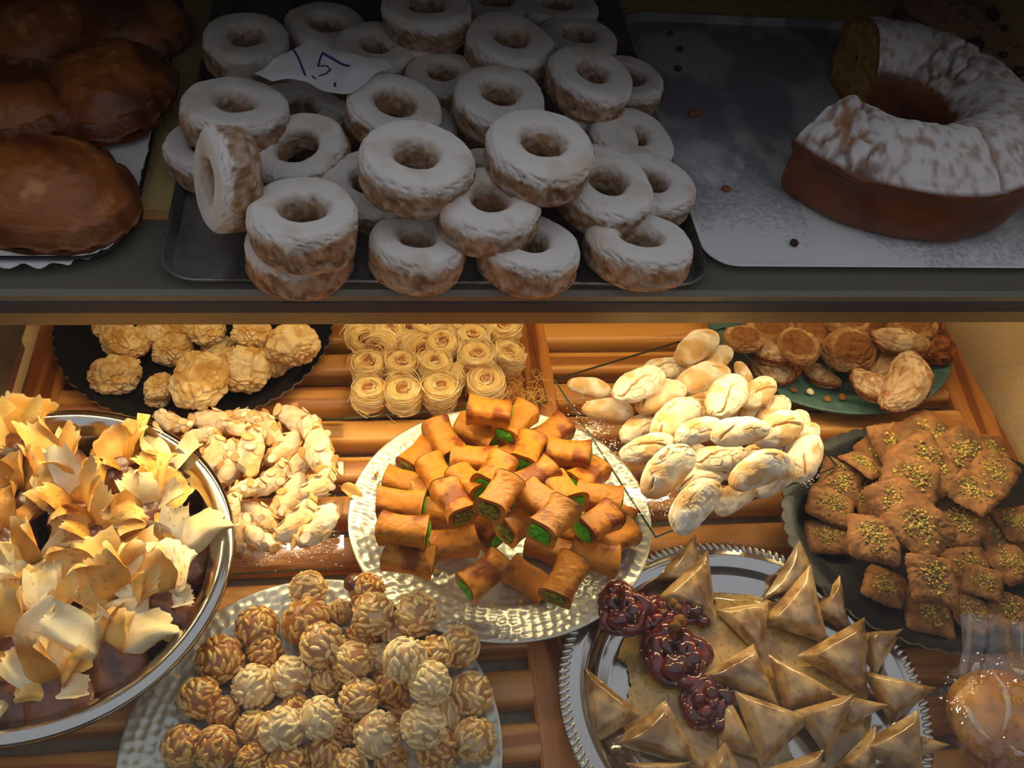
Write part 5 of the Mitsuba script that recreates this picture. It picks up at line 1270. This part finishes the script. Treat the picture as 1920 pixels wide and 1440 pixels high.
# ------------------------------------------------------------------ wrapped bun
def wrapped():
    q = at(1880, 1345, 0.022)
    v, f = ico(5)
    V = v*[0.037, 0.034, 0.017]; V *= (1+0.10*(fb(v+2, 1.6, 4)-0.5))[:, None]
    V -= v*(0.004*np.exp(-(np.hypot(v[:, 0]-0.1, v[:, 1]+0.1)/0.35)**2)*(v[:, 2] > 0))[:, None]
    col = lerp(lin('d89a3a'), lin('a8641c'), ss(0.35, 0.65, fb(V, 40, 3))); col = lerp(col, lin('8a7a2c'), 0.5*ss(0.6, 0.75, fb(V, 60, 8)))
    fV = v*[0.0405, 0.0375, 0.0205]
    up = ss(0.1, 0.9, v[:, 1]*0.8+v[:, 0]*0.5)
    d1, d2 = worley(v*[1, 1.0, 1], 0.55, 3)
    fV = fV+v*(0.0075*(d1-0.4)+0.0035*np.abs(np.sin(np.arctan2(v[:, 1], v[:, 0])*9+6*fb(v+1, 2.5, 7)))*ss(0.1, 0.8, np.abs(v[:, 1]))+0.005*(fb(v+1, 3, 5)-0.5))[:, None]
    fV[:, 2] = np.maximum(fV[:, 2], -0.0195)
    # gathered neck of the bag
    n, m = 60, 16; th = np.arange(n)*2*np.pi/n; s = np.linspace(0, 1, m)
    nk = []
    for k in range(m):
        w = 0.026-0.010*s[k]+0.010*max(0, s[k]-0.5)
        nk.append(np.c_[w*np.cos(th)*(1+0.18*np.sin(th*7+3*s[k])), np.full(n, 0.024+0.042*s[k]), 0.010*np.sin(th)*(1+0.3*np.sin(th*5))*(1-0.5*s[k])+0.004+0.012*s[k]])
    nV = np.array(nk).reshape(-1, 3); nF = grid_faces(m, n, False, True)
    key = thing('wrapped_bun', 'golden bun in a crinkled clear bag with gold print', 'bun', [P(None, V, f, 'food_glazed', col)], M4(rotz(-0.25), [q[0], q[1], 0.0205]))
    M = M4(rotz(-0.25), [q[0], q[1], 0.0205])
    sub(key, 'clear_bag', P('clear_bag', fV, f, 'film', smooth=False), M, label='crinkled clear bag')
    sub(key, 'bag_neck', P('bag_neck', nV, nF, 'film', smooth=False), M, label='gathered neck of the clear bag')
    # whitish ridges added in place of highlights on the bag
    up_ = v[:, 2] > -0.3; tr_ = cKDTree(fV[up_][:, :2]); zc_ = fV[up_][:, 2]
    for pts in ([(-0.012, 0.024), (-0.006, 0.010), (-0.007, -0.006), (-0.012, -0.020)], [(-0.034, 0.000), (-0.030, -0.014), (-0.020, -0.026)], [(-0.024, 0.022), (-0.017, 0.030)], [(0.004, 0.028), (0.014, 0.026)], [(-0.010, -0.028), (0.002, -0.031)]):
        q2 = np.array(pts); t2 = np.linspace(0, 1, 24)
        xy = np.stack([np.interp(t2, np.linspace(0, 1, len(q2)), q2[:, k]) for k in (0, 1)], 1)
        zz = zc_[tr_.query(xy, k=5)[1]].max(1)+0.0006
        d = np.gradient(xy, axis=0); nn = np.c_[-d[:, 1], d[:, 0]]; nn /= np.linalg.norm(nn, axis=1, keepdims=True)
        w = 0.0021*np.sin(math.pi*np.clip(t2, 0.03, 0.97))[:, None]
        rows = np.stack([np.c_[xy-nn*w, zz], np.c_[xy, zz+0.0013*np.sin(math.pi*t2)], np.c_[xy+nn*w, zz]], 1).reshape(-1, 3)
        sub(key, 'glint', P('glint', rows, grid_faces(24, 3), 'film_glint'), M)
    # illegible gold script printed on the bag, as in the photograph
    top = v[:, 2] > 0.2; tree_ = cKDTree(fV[top][:, :2]); zt = fV[top][:, 2]
    ms = []
    for x0, y0, amp, turns, ln in ((-0.010, 0.004, 0.0016, 3.5, 0.012), (0.004, 0.0035, 0.0032, 1.5, 0.006), (-0.012, 0.011, 0.0008, 2.5, 0.005)):
        t = np.linspace(0, 1, 60); ph = t*turns*2*math.pi
        x = x0+ln*t+amp*0.5*np.sin(ph); y = y0+amp*np.cos(ph)*(1+0.4*np.sin(ph*0.37))-0.0006*t
        zz = zt[tree_.query(np.c_[x, y], k=6)[1]].max(1)+0.0008
        ms.append(tube(np.c_[x, y, zz], 0.00032, 5))
    tv, tf = cat_meshes(ms)
    sub(key, 'print', P('print', tv, tf, 'gold_print'), M, label='gold script print')
wrapped()

# ------------------------------------------------------------------ spilt sugar on the glass sheets and boards
def dust(label, spots, z, n, seed):
    r = rs(seed); ms = []
    cv, cf = trimesh.creation.icosahedron().vertices, trimesh.creation.icosahedron().faces
    for (u, v, du, dv, w) in spots:
        for k in range(int(n*w)):
            uu, vv = u+r.randn()*du, v+r.randn()*dv
            q = at(uu, vv, z); sz = 0.00025+0.0006*r.rand()**3
            ms.append((np.array(cv)*[sz, sz, sz*0.5]+[q[0], q[1], z+sz*0.4], np.array(cf)))
    V, F = cat_meshes(ms)
    thing('spilt_sugar', label, 'sugar', [P(None, V, F, 'food_sugar', lin('f2ece0'))], kind='stuff')
dust('white sugar spilt on the tilted glass sheet round the fingers', [(1100, 775, 14, 22, 1), (1120, 800, 10, 14, 1), (1150, 850, 16, 30, 1), (1220, 920, 20, 22, 1), (1255, 935, 30, 14, .8), (1510, 895, 10, 8, 1), (1230, 945, 30, 10, 1)], 0.0364, 170, 3)
dust('white sugar spilt round the almond crescents on their sheet', [(490, 1045, 24, 8, 1), (560, 1030, 40, 14, 1), (600, 940, 16, 30, 1), (610, 1010, 14, 20, 1), (450, 1030, 14, 10, 1)], 0.0064, 200, 4)
share_copies()
